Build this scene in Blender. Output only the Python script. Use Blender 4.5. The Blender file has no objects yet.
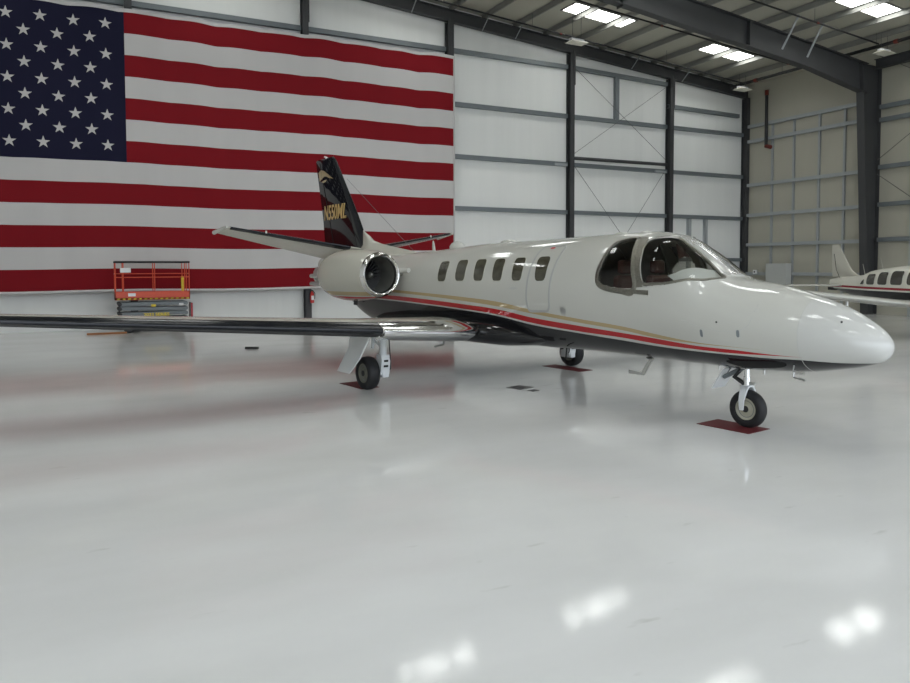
import bpy, bmesh, math, random
from mathutils import Vector, Matrix
random.seed(7)
C = bpy.context.scene.collection
PI = math.pi
R = math.radians
V = Vector

# ------------------------------------------------------------------ materials
def mat(name, col, rough=.5, metal=0., coat=0., spec=.5, noise=None, bump=None, emit=None):
    m = bpy.data.materials.new(name); m.use_nodes = True
    nt = m.node_tree; b = nt.nodes['Principled BSDF']
    b.inputs['Base Color'].default_value = (*col, 1)
    b.inputs['Roughness'].default_value = rough
    b.inputs['Metallic'].default_value = metal
    b.inputs['Coat Weight'].default_value = coat
    b.inputs['Coat Roughness'].default_value = .04
    b.inputs['Specular IOR Level'].default_value = spec
    if emit:
        b.inputs['Emission Color'].default_value = (*emit[0], 1)
        b.inputs['Emission Strength'].default_value = emit[1]
    if noise:                                   # (scale xyz, amount): gentle dirt and weave variation
        tc = nt.nodes.new('ShaderNodeTexCoord'); mp = nt.nodes.new('ShaderNodeMapping')
        mp.inputs['Scale'].default_value = noise[0]
        n = nt.nodes.new('ShaderNodeTexNoise'); n.inputs['Scale'].default_value = 1; n.inputs['Detail'].default_value = 5
        mx = nt.nodes.new('ShaderNodeMix'); mx.data_type = 'RGBA'
        a = noise[1]
        mx.inputs['A'].default_value = (*[c * (1 - a) for c in col], 1)
        mx.inputs['B'].default_value = (*[min(1, c * (1 + a)) for c in col], 1)
        nt.links.new(tc.outputs['Object'], mp.inputs['Vector']); nt.links.new(mp.outputs[0], n.inputs['Vector'])
        nt.links.new(n.outputs['Fac'], mx.inputs['Factor']); nt.links.new(mx.outputs['Result'], b.inputs['Base Color'])
        if bump:
            bp = nt.nodes.new('ShaderNodeBump'); bp.inputs['Strength'].default_value = bump[0]; bp.inputs['Distance'].default_value = bump[1]
            nt.links.new(n.outputs['Fac'], bp.inputs['Height']); nt.links.new(bp.outputs[0], b.inputs['Normal'])
    return m

M = {}
M['steel'] = mat('dark_primer_steel', (.042, .043, .045), .55, noise=((1.5,) * 3, .15))
M['girt'] = mat('galvanised_girt', (.17, .19, .20), .45, .3, noise=((2, 2, 2), .12))
M['stud'] = mat('galvanised_stud', (.36, .38, .39), .45, .3)
M['purlin'] = mat('grey_purlin', (.23, .23, .21), .5, noise=((1, 1, 1), .1))
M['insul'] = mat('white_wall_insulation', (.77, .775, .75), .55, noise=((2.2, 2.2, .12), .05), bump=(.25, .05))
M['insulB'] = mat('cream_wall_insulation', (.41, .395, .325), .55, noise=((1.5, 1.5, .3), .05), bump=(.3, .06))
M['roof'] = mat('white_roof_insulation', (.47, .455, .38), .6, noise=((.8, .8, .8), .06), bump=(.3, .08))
M['skylight'] = mat('translucent_skylight', (.9, .93, 1), .4, emit=((.98, 1.0, .97), 11))
M['white'] = mat('white_gloss_paint', (.56, .555, .51), .10)
M['cream'] = mat('cream_gloss_paint', (.52, .505, .44), .12)
M['black'] = mat('black_gloss_paint', (.010, .010, .011), .05, spec=.5)
M['boot'] = mat('black_rubber_boot', (.008, .009, .012), .14, spec=.35)
M['chrome'] = mat('polished_metal', (.80, .80, .80), .10, 1)
M['alu'] = mat('brushed_metal', (.55, .55, .54), .3, 1)
M['post'] = mat('bright_post_metal', (.78, .78, .76), .22, .7)
M['rivet'] = mat('riveted_metal_frame', (.25, .24, .21), .32, 1, noise=((60, 60, 60), .45), bump=(.5, .01))
M['tyre'] = mat('tyre_rubber', (.013, .013, .014), .65, noise=((8, 8, 8), .2))
M['hub'] = mat('cream_hub_paint', (.40, .385, .30), .4)
M['hubd'] = mat('dull_hub_paint', (.16, .155, .12), .45)
M['gearw'] = mat('white_gear_paint', (.72, .74, .74), .3)
M['dark'] = mat('recess_shade_black', (.006, .006, .006), .9)  # flat black painted in place of shade in openings and gaps
M['fan'] = mat('dark_titanium_blade', (.30, .30, .30), .35, .8)
M['duct'] = mat('grey_inlet_duct', (.20, .20, .18), .35, .5)
M['cabglass'] = mat('dark_cabin_window', (.065, .06, .042), .06, coat=.4, noise=((5, 5, 9), .7))
M['seal'] = mat('grey_door_seal', (.36, .36, .35), .5)
M['line'] = mat('panel_line_grey', (.42, .42, .40), .5)
M['gold'] = mat('gold_tan_paint', (.42, .32, .17), .25, coat=.5)
M['goldtxt'] = mat('gold_lettering', (.62, .42, .16), .3, coat=.3)
M['seat'] = mat('red_brown_seat', (.09, .03, .025), .6)
M['panelgrey'] = mat('instrument_panel', (.03, .03, .03), .6)
M['lining'] = mat('cockpit_lining', (.26, .25, .21), .7)
M['sheet'] = mat('white_sunshade', (.90, .92, .94), .5)
M['redmat'] = mat('dark_red_mat', (.12, .008, .012), .7, noise=((20, 20, 20), .2))
M['orange'] = mat('orange_lift_paint', (.62, .075, .03), .4, noise=((3, 3, 3), .15))
M['liftgrey'] = mat('grey_lift_arms', (.16, .18, .19), .45)
M['yellow'] = mat('yellow_decal', (.75, .55, .03), .5)
M['blackp'] = mat('matt_black', (.012, .012, .013), .6)
M['whitep'] = mat('plain_white', (.8, .8, .8), .5)
M['pipe'] = mat('black_sprinkler_pipe', (.010, .010, .011), .5)
M['redp'] = mat('red_fitting', (.14, .02, .012), .4)
M['rod'] = mat('steel_brace_rod', (.10, .10, .10), .5)
M['box'] = mat('grey_panel_box', (.45, .46, .44), .5)
M['redgloss'] = mat('red_gloss', (.45, .015, .015), .3)
M['wood'] = mat('bare_plank', (.30, .12, .04), .7, noise=((2, 20, 20), .3))
M['plate'] = mat('worn_floor_plate', (.16, .15, .145), .5, noise=((9, 9, 9), .3))
M['lamp'] = mat('white_lamp_reflector', (.75, .73, .62), .45)
M['redstripe'] = mat('red_stripe_paint', (.36, .012, .02), .25)
M['wood_d'] = mat('dark_window', (.05, .045, .035), .08)
M['asphalt'] = mat('apron_concrete', (.45, .45, .44), .8, noise=((.6, .6, .6), .1))

def cloth(name, col):
    return mat(name, col, .85, spec=.15, noise=((1.2, 1.2, .08), .07), bump=(.2, .03))
M['fl_red'] = cloth('flag_red_cloth', (.20, .008, .013))
M['fl_white'] = cloth('flag_white_cloth', (.55, .535, .525))
M['fl_blue'] = cloth('flag_blue_cloth', (.012, .012, .032))

def glass_mat(name, tint, alpha):
    m = bpy.data.materials.new(name); m.use_nodes = True; nt = m.node_tree
    nt.nodes.remove(nt.nodes['Principled BSDF']); out = nt.nodes['Material Output']
    tr = nt.nodes.new('ShaderNodeBsdfTransparent'); tr.inputs[0].default_value = (*tint, 1)
    gl = nt.nodes.new('ShaderNodeBsdfGlossy'); gl.inputs['Roughness'].default_value = .03
    fr = nt.nodes.new('ShaderNodeFresnel'); fr.inputs[0].default_value = 1.45
    mx = nt.nodes.new('ShaderNodeMixShader')
    nt.links.new(fr.outputs[0], mx.inputs[0]); nt.links.new(tr.outputs[0], mx.inputs[1]); nt.links.new(gl.outputs[0], mx.inputs[2])
    nt.links.new(mx.outputs[0], out.inputs[0])
    return m
M['glass'] = glass_mat('tinted_cockpit_glass', (.78, .78, .73), .5)

def floor_mat():
    m = mat('grey_epoxy_floor', (.6, .62, .62), .2)
    nt = m.node_tree; b = nt.nodes['Principled BSDF']; L = nt.links.new
    tc = nt.nodes.new('ShaderNodeTexCoord')
    def noise(sc, det, rough=.5, stretch=(1, 1, 1)):
        mp = nt.nodes.new('ShaderNodeMapping'); mp.inputs['Scale'].default_value = stretch
        L(tc.outputs['Object'], mp.inputs['Vector'])
        n = nt.nodes.new('ShaderNodeTexNoise'); n.inputs['Scale'].default_value = sc; n.inputs['Detail'].default_value = det
        n.inputs['Roughness'].default_value = rough; L(mp.outputs[0], n.inputs['Vector']); return n
    def ramp(src, p0, c0, p1, c1):
        r = nt.nodes.new('ShaderNodeValToRGB'); e = r.color_ramp.elements
        e[0].position = p0; e[0].color = (*c0, 1); e[1].position = p1; e[1].color = (*c1, 1)
        L(src.outputs['Fac'], r.inputs[0]); return r
    n1 = noise(.45, 6, .55, (1, 2.2, 1)); r1 = ramp(n1, .3, (.63, .63, .615), .7, (.70, .70, .69))
    n2 = noise(1.6, 3, .5, (1, 3, 1)); r2 = ramp(n2, .24, (.80, .80, .78), .31, (1, 1, 1))     # scattered scuffs
    mx = nt.nodes.new('ShaderNodeMix'); mx.data_type = 'RGBA'; mx.blend_type = 'MULTIPLY'; mx.inputs['Factor'].default_value = .8
    L(r1.outputs[0], mx.inputs['A']); L(r2.outputs[0], mx.inputs['B']); L(mx.outputs['Result'], b.inputs['Base Color'])
    n3 = noise(.8, 4); r3 = nt.nodes.new('ShaderNodeMapRange'); r3.inputs['To Min'].default_value = .025; r3.inputs['To Max'].default_value = .06
    L(n3.outputs['Fac'], r3.inputs['Value']); L(r3.outputs[0], b.inputs['Roughness'])
    n4 = noise(60, 3); bp = nt.nodes.new('ShaderNodeBump'); bp.inputs['Strength'].default_value = .05; bp.inputs['Distance'].default_value = .004
    L(n4.outputs['Fac'], bp.inputs['Height']); L(bp.outputs[0], b.inputs['Normal'])
    b.inputs['Specular IOR Level'].default_value = .15
    return m
M['floor'] = floor_mat()

def striped_paint(name, white, curves, z1=3.):
    """paint scheme by height on the hull: white / tan / white / red / white / black, the borders are curves z(x)"""
    m = mat(name, white, .07, spec=.45); nt = m.node_tree; b = nt.nodes['Principled BSDF']; L = nt.links.new
    tc = nt.nodes.new('ShaderNodeTexCoord'); sp = nt.nodes.new('ShaderNodeSeparateXYZ'); L(tc.outputs['Object'], sp.inputs[0])
    mr = nt.nodes.new('ShaderNodeMapRange'); mr.inputs['From Min'].default_value = -12; mr.inputs['From Max'].default_value = 2
    L(sp.outputs['X'], mr.inputs['Value'])
    prev = None
    cols = [(.42, .32, .17), white, (.42, .012, .018), white, (.012, .012, .014)]
    for cv, col in zip(curves, cols):
        if cv is None: continue
        fc = nt.nodes.new('ShaderNodeFloatCurve'); cm = fc.mapping; c = cm.curves[0]
        pts = sorted(((x + 12) / 14, z / z1) for x, z in cv)
        c.points[0].location = pts[0]; c.points[-1].location = pts[-1]
        for q in pts[1:-1]: c.points.new(*q)
        for q in c.points: q.handle_type = 'AUTO'
        cm.update(); L(mr.outputs[0], fc.inputs['Value'])
        mu = nt.nodes.new('ShaderNodeMath'); mu.operation = 'MULTIPLY'; mu.inputs[1].default_value = z1; L(fc.outputs[0], mu.inputs[0])
        lt = nt.nodes.new('ShaderNodeMath'); lt.operation = 'LESS_THAN'; L(sp.outputs['Z'], lt.inputs[0]); L(mu.outputs[0], lt.inputs[1])
        mx = nt.nodes.new('ShaderNodeMix'); mx.data_type = 'RGBA'
        if prev is None: mx.inputs['A'].default_value = (*white, 1)
        else: L(prev, mx.inputs['A'])
        mx.inputs['B'].default_value = (*col, 1); L(lt.outputs[0], mx.inputs['Factor']); prev = mx.outputs['Result']
    L(prev, b.inputs['Base Color'])
    return m

WHITE = (.51, .505, .465)
TANT = [(-12, 1.72), (-9, 1.66), (-7.5, 1.635), (-6.4, 1.606), (-5, 1.56), (-4.1, 1.513), (-3.2, 1.406), (-2.3, 1.325), (-1.53, 1.262), (-.9, 1.180), (-.38, 1.128), (.22, 1.106), (.52, 1.094), (.9, 1.04), (2, 1.03)]
TANB = [(-12, 1.66), (-9, 1.60), (-7.5, 1.58), (-6.4, 1.551), (-5, 1.49), (-4.1, 1.433), (-3.2, 1.346), (-2.3, 1.265), (-1.55, 1.206), (-.93, 1.132), (-.38, 1.108), (.22, 1.102), (.52, 1.093), (.9, 1.04), (2, 1.03)]
REDT = [(-12, 1.60), (-9, 1.54), (-7.5, 1.515), (-6.42, 1.487), (-5, 1.43), (-4.13, 1.384), (-3.25, 1.283), (-2.3, 1.214), (-1.58, 1.164), (-.93, 1.119), (-.4, 1.08), (.2, 1.066), (.51, 1.05), (.88, 1.041), (2, 1.02)]
REDB = [(-12, 1.51), (-9, 1.45), (-7.5, 1.43), (-6.42, 1.401), (-5, 1.345), (-4.16, 1.294), (-3.3, 1.193), (-2.36, 1.124), (-1.62, 1.091), (-.97, 1.042), (-.42, 1.026), (.2, 1.021), (.5, 1.030), (.88, 1.039), (2, 1.02)]
BLK = [(-12, 1.48), (-9, 1.425), (-7.5, 1.405), (-6.45, 1.378), (-5, 1.32), (-4.17, 1.267), (-3.3, 1.158), (-2.37, 1.095), (-1.65, 1.050), (-1, 1.008), (-.4, .996), (.2, .998), (.5, .994), (.88, 1.005), (1.3, 1.0), (1.6, 1.01), (2, 1.01)]
M['hull'] = striped_paint('white_hull_with_stripes', WHITE, (TANT, TANB, REDT, REDB, BLK))
M['radome'] = striped_paint('white_radome_paint', (.515, .512, .485), (None, None, REDT, REDB, BLK))
k = lambda a: [(-12, a), (-9, a), (-6, a + .02), (2, a + .02)]
M['nacelle'] = striped_paint('cream_nacelle_with_stripes', (.49, .475, .41), (k(1.60), k(1.525), k(1.50), k(1.43), k(.9)))

# ------------------------------------------------------------------ mesh helpers
def obj(name, bm, m, parent=None, smooth=None):
    me = bpy.data.meshes.new(name)
    bm.normal_update(); bm.to_mesh(me); bm.free()
    for x in (m if isinstance(m, (list, tuple)) else [m]): me.materials.append(M[x] if isinstance(x, str) else x)
    if smooth is not None:
        me.shade_smooth(); me.set_sharp_from_angle(angle=R(smooth))
    o = bpy.data.objects.new(name, me); C.objects.link(o)
    if parent is not None: o.parent = parent
    return o

def tag(o, label, cat=None, group=None, kind=None):
    o['label'] = label
    if cat: o['category'] = cat
    if group: o['group'] = group
    if kind: o['kind'] = kind
    return o

def thing(name, label, cat, loc=(0, 0, 0), rz=0, group=None):
    o = bpy.data.objects.new(name, None); o.empty_display_size = .2; C.objects.link(o)
    o.location = loc; o.rotation_euler = (0, 0, rz)
    return tag(o, label, cat, group)

def struct(o, label=None):
    o['kind'] = 'structure'
    if label: o['label'] = label
    return o

NB = bmesh.new
def box(bm, lo, hi, bev=0, mtx=None, mi=0):
    lo, hi = V(lo), V(hi)
    r = bmesh.ops.create_cube(bm, size=1, matrix=Matrix.Translation((lo + hi) / 2) @ Matrix.Diagonal((*(hi - lo), 1)))
    vs = r['verts']
    fs = {f for v in vs for f in v.link_faces}
    for f in fs: f.material_index = mi
    if bev:
        es = list({e for v in vs for e in v.link_edges})
        rr = bmesh.ops.bevel(bm, geom=es, offset=bev, segments=2, affect='EDGES', profile=.5)
        vs = list({v for f in rr['faces'] for v in f.verts} | {v for v in vs if v.is_valid})
    if mtx is not None: bmesh.ops.transform(bm, matrix=mtx, verts=[v for v in vs if v.is_valid])
    return vs

def rings(bm, secs, closed=True, cap=True, mi=0):
    """skin a list of rings (each a list of points)"""
    R_ = [[bm.verts.new(p) for p in s] for s in secs]
    n = len(R_[0])
    for a, b in zip(R_[:-1], R_[1:]):
        for i in range(n if closed else n - 1):
            j = (i + 1) % n
            f = bm.faces.new((a[i], a[j], b[j], b[i])); f.material_index = mi
    if cap and closed:
        for r in (R_[0][::-1], R_[-1]):
            try: bm.faces.new(r).material_index = mi
            except ValueError: pass
    return R_

def frame_of(d):
    d = d.normalized(); a = V((0, 0, 1)) if abs(d.z) < .95 else V((1, 0, 0))
    x = a.cross(d).normalized(); return x, d.cross(x)

def tube(bm, pts, r, n=10, mi=0):
    pts = [V(p) for p in pts]; rr = r if isinstance(r, (list, tuple)) else [r] * len(pts)
    secs = []; x = None
    for i, p in enumerate(pts):
        d = (pts[min(i + 1, len(pts) - 1)] - pts[max(i - 1, 0)]).normalized()
        if x is None: x, y = frame_of(d)
        else:
            x = (x - d * x.dot(d)).normalized(); y = d.cross(x)
        secs.append([p + (x * math.cos(2 * PI * k / n) + y * math.sin(2 * PI * k / n)) * rr[i] for k in range(n)])
    rings(bm, secs, mi=mi)

def lathe(bm, prof, o, d, n=40, mi=0, cap=False, xy=None):
    """revolve (along, radius) profile about axis o + t d"""
    o, d = V(o), V(d).normalized(); x, y = xy or frame_of(d)
    secs = [[o + d * a + (x * math.cos(2 * PI * k / n) + y * math.sin(2 * PI * k / n)) * max(r, 1e-4) for k in range(n)] for a, r in prof]
    rings(bm, secs, cap=cap, mi=mi)

def extrude(bm, prof, p0, p1, xd, scale1=1, mi=0):
    """closed 2D profile swept p0 -> p1; xd = direction of profile x"""
    p0, p1 = V(p0), V(p1); d = (p1 - p0).normalized(); x = V(xd); x = (x - d * x.dot(d)).normalized(); y = d.cross(x)
    rings(bm, [[p0 + x * a + y * b for a, b in prof], [p1 + x * a * scale1 + y * b * scale1 for a, b in prof]], mi=mi)

def iprof(w, h, t=.02):
    a, b = w / 2, h / 2
    return [(-a, -b), (a, -b), (a, -b + t), (t / 2, -b + t), (t / 2, b - t), (a, b - t), (a, b), (-a, b), (-a, b - t), (-t / 2, b - t), (-t / 2, -b + t), (-a, -b + t)]
def cprof(w, h, t=.012, lip=.03):
    return [(0, -h / 2), (w, -h / 2), (w, -h / 2 + lip), (w - t, -h / 2 + lip), (w - t, -h / 2 + t), (t, -h / 2 + t), (t, h / 2 - t), (w - t, h / 2 - t), (w - t, h / 2 - lip), (w, h / 2 - lip), (w, h / 2), (0, h / 2)]

# ------------------------------------------------------------------ hangar shell
XB, YA = 23.05, 20.77          # inner faces of the side wall and of the flag wall
XL, YF = -16.5, -13.5          # unseen far side and door side
SL = 1 / 12.
def zroof(x): return 11.35 + SL * (22.88 - x)

bm = NB(); box(bm, (XL - .3, YF - .3, -.2), (XB + .3, YA + .3, 0))
fl = struct(obj('floor', bm, 'floor'), 'glossy pale grey epoxy hangar floor')
bm = NB(); box(bm, (XL - 60, YF - 90, -.22), (XB + 60, YF - .3, -.02))
struct(obj('ground_apron', bm, 'asphalt'), 'pale concrete apron outside the hangar door')

bm = NB()
rings(bm, [[(XL - .2, y, 0), (XB + .2, y, 0), (XB + .2, y, zroof(XB + .2) - .02), (XL - .2, y, zroof(XL - .2) - .02)] for y in (YA, YA + .2)])
wallA = struct(obj('wall_back', bm, 'insul'), 'white insulated end wall behind the large flag')
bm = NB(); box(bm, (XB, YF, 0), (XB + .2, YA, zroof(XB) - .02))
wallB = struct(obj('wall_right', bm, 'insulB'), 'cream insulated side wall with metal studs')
bm = NB(); box(bm, (XL - .2, YF, 0), (XL, YA, zroof(XL) - .02))
struct(obj('wall_left', bm, 'insul'), 'white insulated side wall beyond the wing tip')
# door side: a wide open doorway with only the header and end panels
bm = NB()
hw = 8.6
box(bm, (XL, YF - .2, hw), (XB, YF, 11.3)); box(bm, (XL, YF - .2, 0), (-14, YF, hw)); box(bm, (19.5, YF - .2, 0), (XB, YF, hw))
struct(obj('wall_front', bm, 'insul'), 'door side wall around the wide open hangar doorway')

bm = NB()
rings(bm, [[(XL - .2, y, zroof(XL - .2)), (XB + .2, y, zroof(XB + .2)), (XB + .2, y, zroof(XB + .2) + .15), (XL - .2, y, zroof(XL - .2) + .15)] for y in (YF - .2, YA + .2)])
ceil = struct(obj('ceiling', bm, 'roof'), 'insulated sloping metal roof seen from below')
zp = [(0, 0), (.07, 0), (.07, .012), (.012, .012), (.012, .2), (-.07, .2), (-.07, .188), (0, .188)]
x = 6.0 - 14 * 1.53
while x < XB - .3:
    if x > XL + .2:
        bm = NB(); z = zroof(x) - .215
        rings(bm, [[(x + a, y, z + b) for a, b in zp] for y in (YF + .02, YA - .02)])
        obj('purlin', bm, 'purlin', ceil)
    x += 1.53
# skylights: 3 m x 0.95 m translucent panels in the roof, every 7.37 m by 6.7 m
n = 0
for i in range(-3, 2):
    for j in range(0, 5):
        x0, y0 = 9.83 + 7.37 * i, 17.25 - 6.72 * j
        n += 1
        zz = lambda x, d: zroof(x) - d
        bm = NB()
        P = [(x0, y0), (x0 + 2.98, y0), (x0 + 2.98, y0 + .95), (x0, y0 + .95)]
        rings(bm, [[(a, b, zz(a, d)) for a, b in P] for d in (.004, .02)])
        w = struct(obj('window_%d' % n, bm, 'skylight'), 'bright roof skylight')
        w['group'] = 'roof skylights'
        fb = NB()
        for (a0, b0, a1, b1) in ((x0 - .06, y0 - .06, x0 + 3.04, y0), (x0 - .06, y0 + .95, x0 + 3.04, y0 + 1.01), (x0 - .06, y0, x0, y0 + .95), (x0 + 2.98, y0, x0 + 3.04, y0 + .95)):
            rings(fb, [[(a, b, zz(a, d)) for a, b in ((a0, b0), (a1, b0), (a1, b1), (a0, b1))] for d in (.002, .05)])
        obj('window_frame', fb, 'purlin', w)

# ---- flag wall: columns, gable rafter, girts, rods
YC = 20.43
for X, lab in ((-12.15, 'dark steel end wall column behind the starry corner of the flag'), (-6.12, 'dark steel end wall column behind the flag near the scissor lift'),
               (-.10, 'dark steel end wall column behind the flag with the extinguisher'),
               (5.9, 'dark steel end wall column at the free edge of the flag'), (11.96, 'dark steel end wall column between flag and braced bay'),
               (17.80, 'dark steel end wall column above the cockpit'), (22.93, 'dark steel corner column where the two walls meet')):
    bm = NB()
    extrude(bm, iprof(.22, .34, .018), (X, YC + .15, 0), (X, YC + .15, zroof(X) - .69), (1, 0, 0))
    if X < 20:  # bolted plate at the head
        box(bm, (X + .02, YC - .04, zroof(X) - 2.1), (X + .14, YC, zroof(X) - .6))
    struct(obj('column', bm, 'steel'), lab)
bm = NB()
x0, x1 = XL + .1, XB - .05
h = .48
rings(bm, [[V((x, YC + .12 + a, zroof(x) - .22 - h / 2 + b)) for a, b in iprof(.26, h, .03)] for x in (x0, x1)])
gr = struct(obj('beam_gable_rafter', bm, 'steel'), 'dark sloping rafter along the top of the flag wall')
for X in (4.2, 7.4, 9.0, 15.3, 18.4, 1.2):
    b2 = NB(); tube(b2, [(X, YC - .62, zroof(X) - .24), (X - .03, YC - .02, zroof(X) - .76)], .022, 6)
    obj('flange_brace', b2, 'stud', gr)
cols = [-12.15, -6.12, -.10, 5.9, 11.96, 17.80, 22.93]
for zg in (2.4, 4.52, 6.66, 8.80, 10.97, 13.1):
    for a, b in zip([XL] + cols[:-1], cols):
        if zg > min(zroof(a), zroof(b)) - .9 and not (zg == 10.97 and a > 11 and a < 17): continue
        if zg == 10.97 and a > 17: continue
        bm = NB(); extrude(bm, cprof(.18, .175), (a + .12, YC + .16, zg), (b - .12, YC + .16, zg - (.14 if zg == 10.97 and a > 11 else 0)), (0, 1, 0))
        obj('girt', bm, 'girt', wallA)
bm = NB(); extrude(bm, cprof(.16, .18), (17.75, YC + .16, 9.8), (22.5, YC + .16, 9.74), (0, 1, 0)); obj('girt', bm, 'girt', wallA)
bm = NB(); extrude(bm, cprof(.18, .2), (14.62, YC + .16, 8.9), (14.62, YC + .16, 10.86), (0, 1, 0)); obj('stud', bm, 'girt', wallA)
for X in (19.2, 20.3):
    bm = NB(); extrude(bm, cprof(.18, .16), (X, YC + .16, 0), (X, YC + .16, 4.42), (0, 1, 0)); obj('stud', bm, 'stud', wallA)
bm = NB(); tube(bm, [(11.95, YC + .05, 6.93), (17.55, YC + .05, 6.96)], .075, 10); obj('strut_pipe', bm, 'steel', wallA)
for p, q in (((12.0, 11.05), (17.5, 7.2)), ((12.0, 7.05), (17.5, 10.65)), ((12.0, 6.75), (15.0, 3.4)), ((15.0, 3.4), (17.5, 6.7))):
    bm = NB(); tube(bm, [(p[0], YC + .1, p[1]), (q[0], YC + .1, q[1])], .009, 6); obj('brace_rod', bm, 'rod', wallA)
for X, Z in ((11.5, 6.62), (17.3, 6.62)):
    bm = NB(); box(bm, (X - .42, YC + .06, Z - .05), (X + .25, YC + .16, Z + .05)); obj('splice_plate', bm, 'stud', wallA)

# ---- side wall: big tapered frame, girts and studs
def frame_section(c, xd, yd, w, h, t=.025):
    return [c + xd * a + yd * b for a, b in iprof(w, h, t)]
YF1 = 13.60
bm = NB()
secs = []
for z, d in ((0, .62), (5, .9), (9.6, 1.2), (10.62, 1.31)):
    secs.append(frame_section(V((XB - .03 - d / 2, YF1, z)), V((0, 1, 0)), V((1, 0, 0)), .34, d))
rings(bm, secs)
struct(obj('column', bm, 'steel'), 'massive tapered dark frame column on the studded side wall')
bm = NB(); secs = []
for X, d, top in ((XB - .9, 1.25, 10.62), (18.5, 1.0, 11.03), (15.2, 1.0, 11.40), (12.4, 1.0, 11.68), (10, 1.0, 11.95), (XL + .1, 1.0, zroof(XL + .1) - .3)):
    secs.append(frame_section(V((X, YF1, top - d / 2)), V((0, 1, 0)), V((0, 0, 1)), .34, d, .03))
rings(bm, secs)
bf = struct(obj('beam_main_rafter', bm, 'steel'), 'deep dark main rafter of the roof running up from the tapered column')
for X in (15.1, 9.0):
    b2 = NB(); box(b2, (X - .015, YF1 - .17, zroof(X) - 1.55), (X + .015, YF1 + .17, zroof(X) - .6)); obj('stiffener_plate', b2, 'steel', bf)
for Xa, za, Xb, zb in ((16.92, 11.69, 16.3, 10.85), (18.3, 11.4, 17.75, 10.6)):
    b2 = NB(); tube(b2, [(Xa, YF1 - .85, zroof(Xa) - .2), (Xb + .5, YF1 - .2, zroof(Xb) - 1.4)], .04, 6); obj('flange_brace', b2, 'stud', bf)
YA2 = 20.4
for zg in (1.69, 3.16, 4.67, 6.20, 8.42, 9.18):
    bm = NB(); extrude(bm, cprof(.18, .16), (XB - .19, YF1 + .2, zg), (XB - .19, YA2, zg), (1, 0, 0)); obj('girt', bm, 'stud', wallB)
for zg in (1.69, 3.2, 4.70, 6.3, 8.3, 8.85):
    bm = NB(); extrude(bm, cprof(.18, .18), (XB - .19, YF1 - .2, zg), (XB - .19, 5, zg), (1, 0, 0)); obj('girt', bm, 'girt', wallB)
for y in (18.97, 17.73, 16.36, 15.08, 12.02, 10.7, 9.4):
    bm = NB(); box(bm, (XB - .09, y - .05, 0), (XB, y + .05, 9.25 if y > 13 else 8.9)); obj('stud', bm, 'stud', wallB)
for p, q in (((13.4, 11.0), (7.0, 7.0)), ((13.4, 6.6), (7.0, 10.9)), ((13.4, 6.0), (7, 1.2))):
    bm = NB(); tube(bm, [(XB - .25, p[0], p[1]), (XB - .25, q[0], q[1])], .014, 6); obj('brace_rod', bm, 'rod', wallB)
bm = NB(); extrude(bm, iprof(.25, .4, .02), (XB - .5, YF1 - .2, 10.6), (XB - .5, 4, 10.6), (1, 0, 0)); struct(obj('beam_eave', bm, 'steel'), 'dark eave beam beside the tapered column')

# ------------------------------------------------------------------ sprinkler pipes, lamps
def sprinkler(label, pts, r, fit):
    t = thing('sprinkler_pipe', label, 'pipe', pts[0]); o = V(pts[0])
    bm = NB(); tube(bm, [V(p) - o for p in pts], r, 10); obj('pipe', bm, 'pipe', t, 40)
    for a, b in fit:
        bm = NB(); tube(bm, [V(a) - o, V(b) - o], r * 1.3, 10); obj('fitting', bm, 'redp', t, 40)
    if abs(pts[0][2] - pts[-1][2]) < 2.2:       # hanger rods up to the roof
        for q in (.2, .5, .8):
            p = o.lerp(V(pts[-1]), q); bm = NB(); tube(bm, [p - o, p - o + V((0, 0, zroof(p.x) - .01 - p.z))], .008, 6); obj('pipe_hanger', bm, 'rod', t, 40)
    return t
def slope(Y, xa, xb, d): return [(xa, Y, zroof(xa) - d), (xb, Y, zroof(xb) - d)]
sprinkler('thin black sprinkler branch pipe just in front of the flag wall rafter', slope(19.2, -3, 21.1, .55), .035, [((10.4, 19.2, zroof(10.4) - .55), (10.5, 19.2, zroof(10.5) - .55))])
sprinkler('thin black sprinkler branch pipe passing between the two roof skylights and main rafter', slope(16.0, -3, 21.1, .55), .035, [((13.0, 16.0, zroof(13) - .55), (13.1, 16, zroof(13.1) - .55)), ((20.3, 16.0, zroof(20.3) - .55), (20.42, 16, zroof(20.4) - .55))])
sprinkler('thin black sprinkler branch pipe on the near side of the main rafter', slope(12.35, 2, 21.1, .5), .035, [((17.4, 12.35, zroof(17.4) - .5), (17.5, 12.35, zroof(17.5) - .5))])
sprinkler('thick black sprinkler main along the eave above the big tapered column', [(21.2, 5, 10.93), (21.2, 20.0, 10.93)], .07, [((21.2, 18.4, 10.93), (21.2, 18.55, 10.93)), ((21.2, 11.6, 10.93), (21.2, 11.75, 10.93))])
sprinkler('black vertical drop pipe with red ends on the studded side wall', [(XB - .36, 19.1, 10.7), (XB - .36, 19.1, 7.95)], .075, [((XB - .36, 19.1, 10.75), (XB - .36, 19.1, 10.5)), ((XB - .36, 19.12, 8.02), (XB - .36, 18.8, 7.92))])

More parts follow.
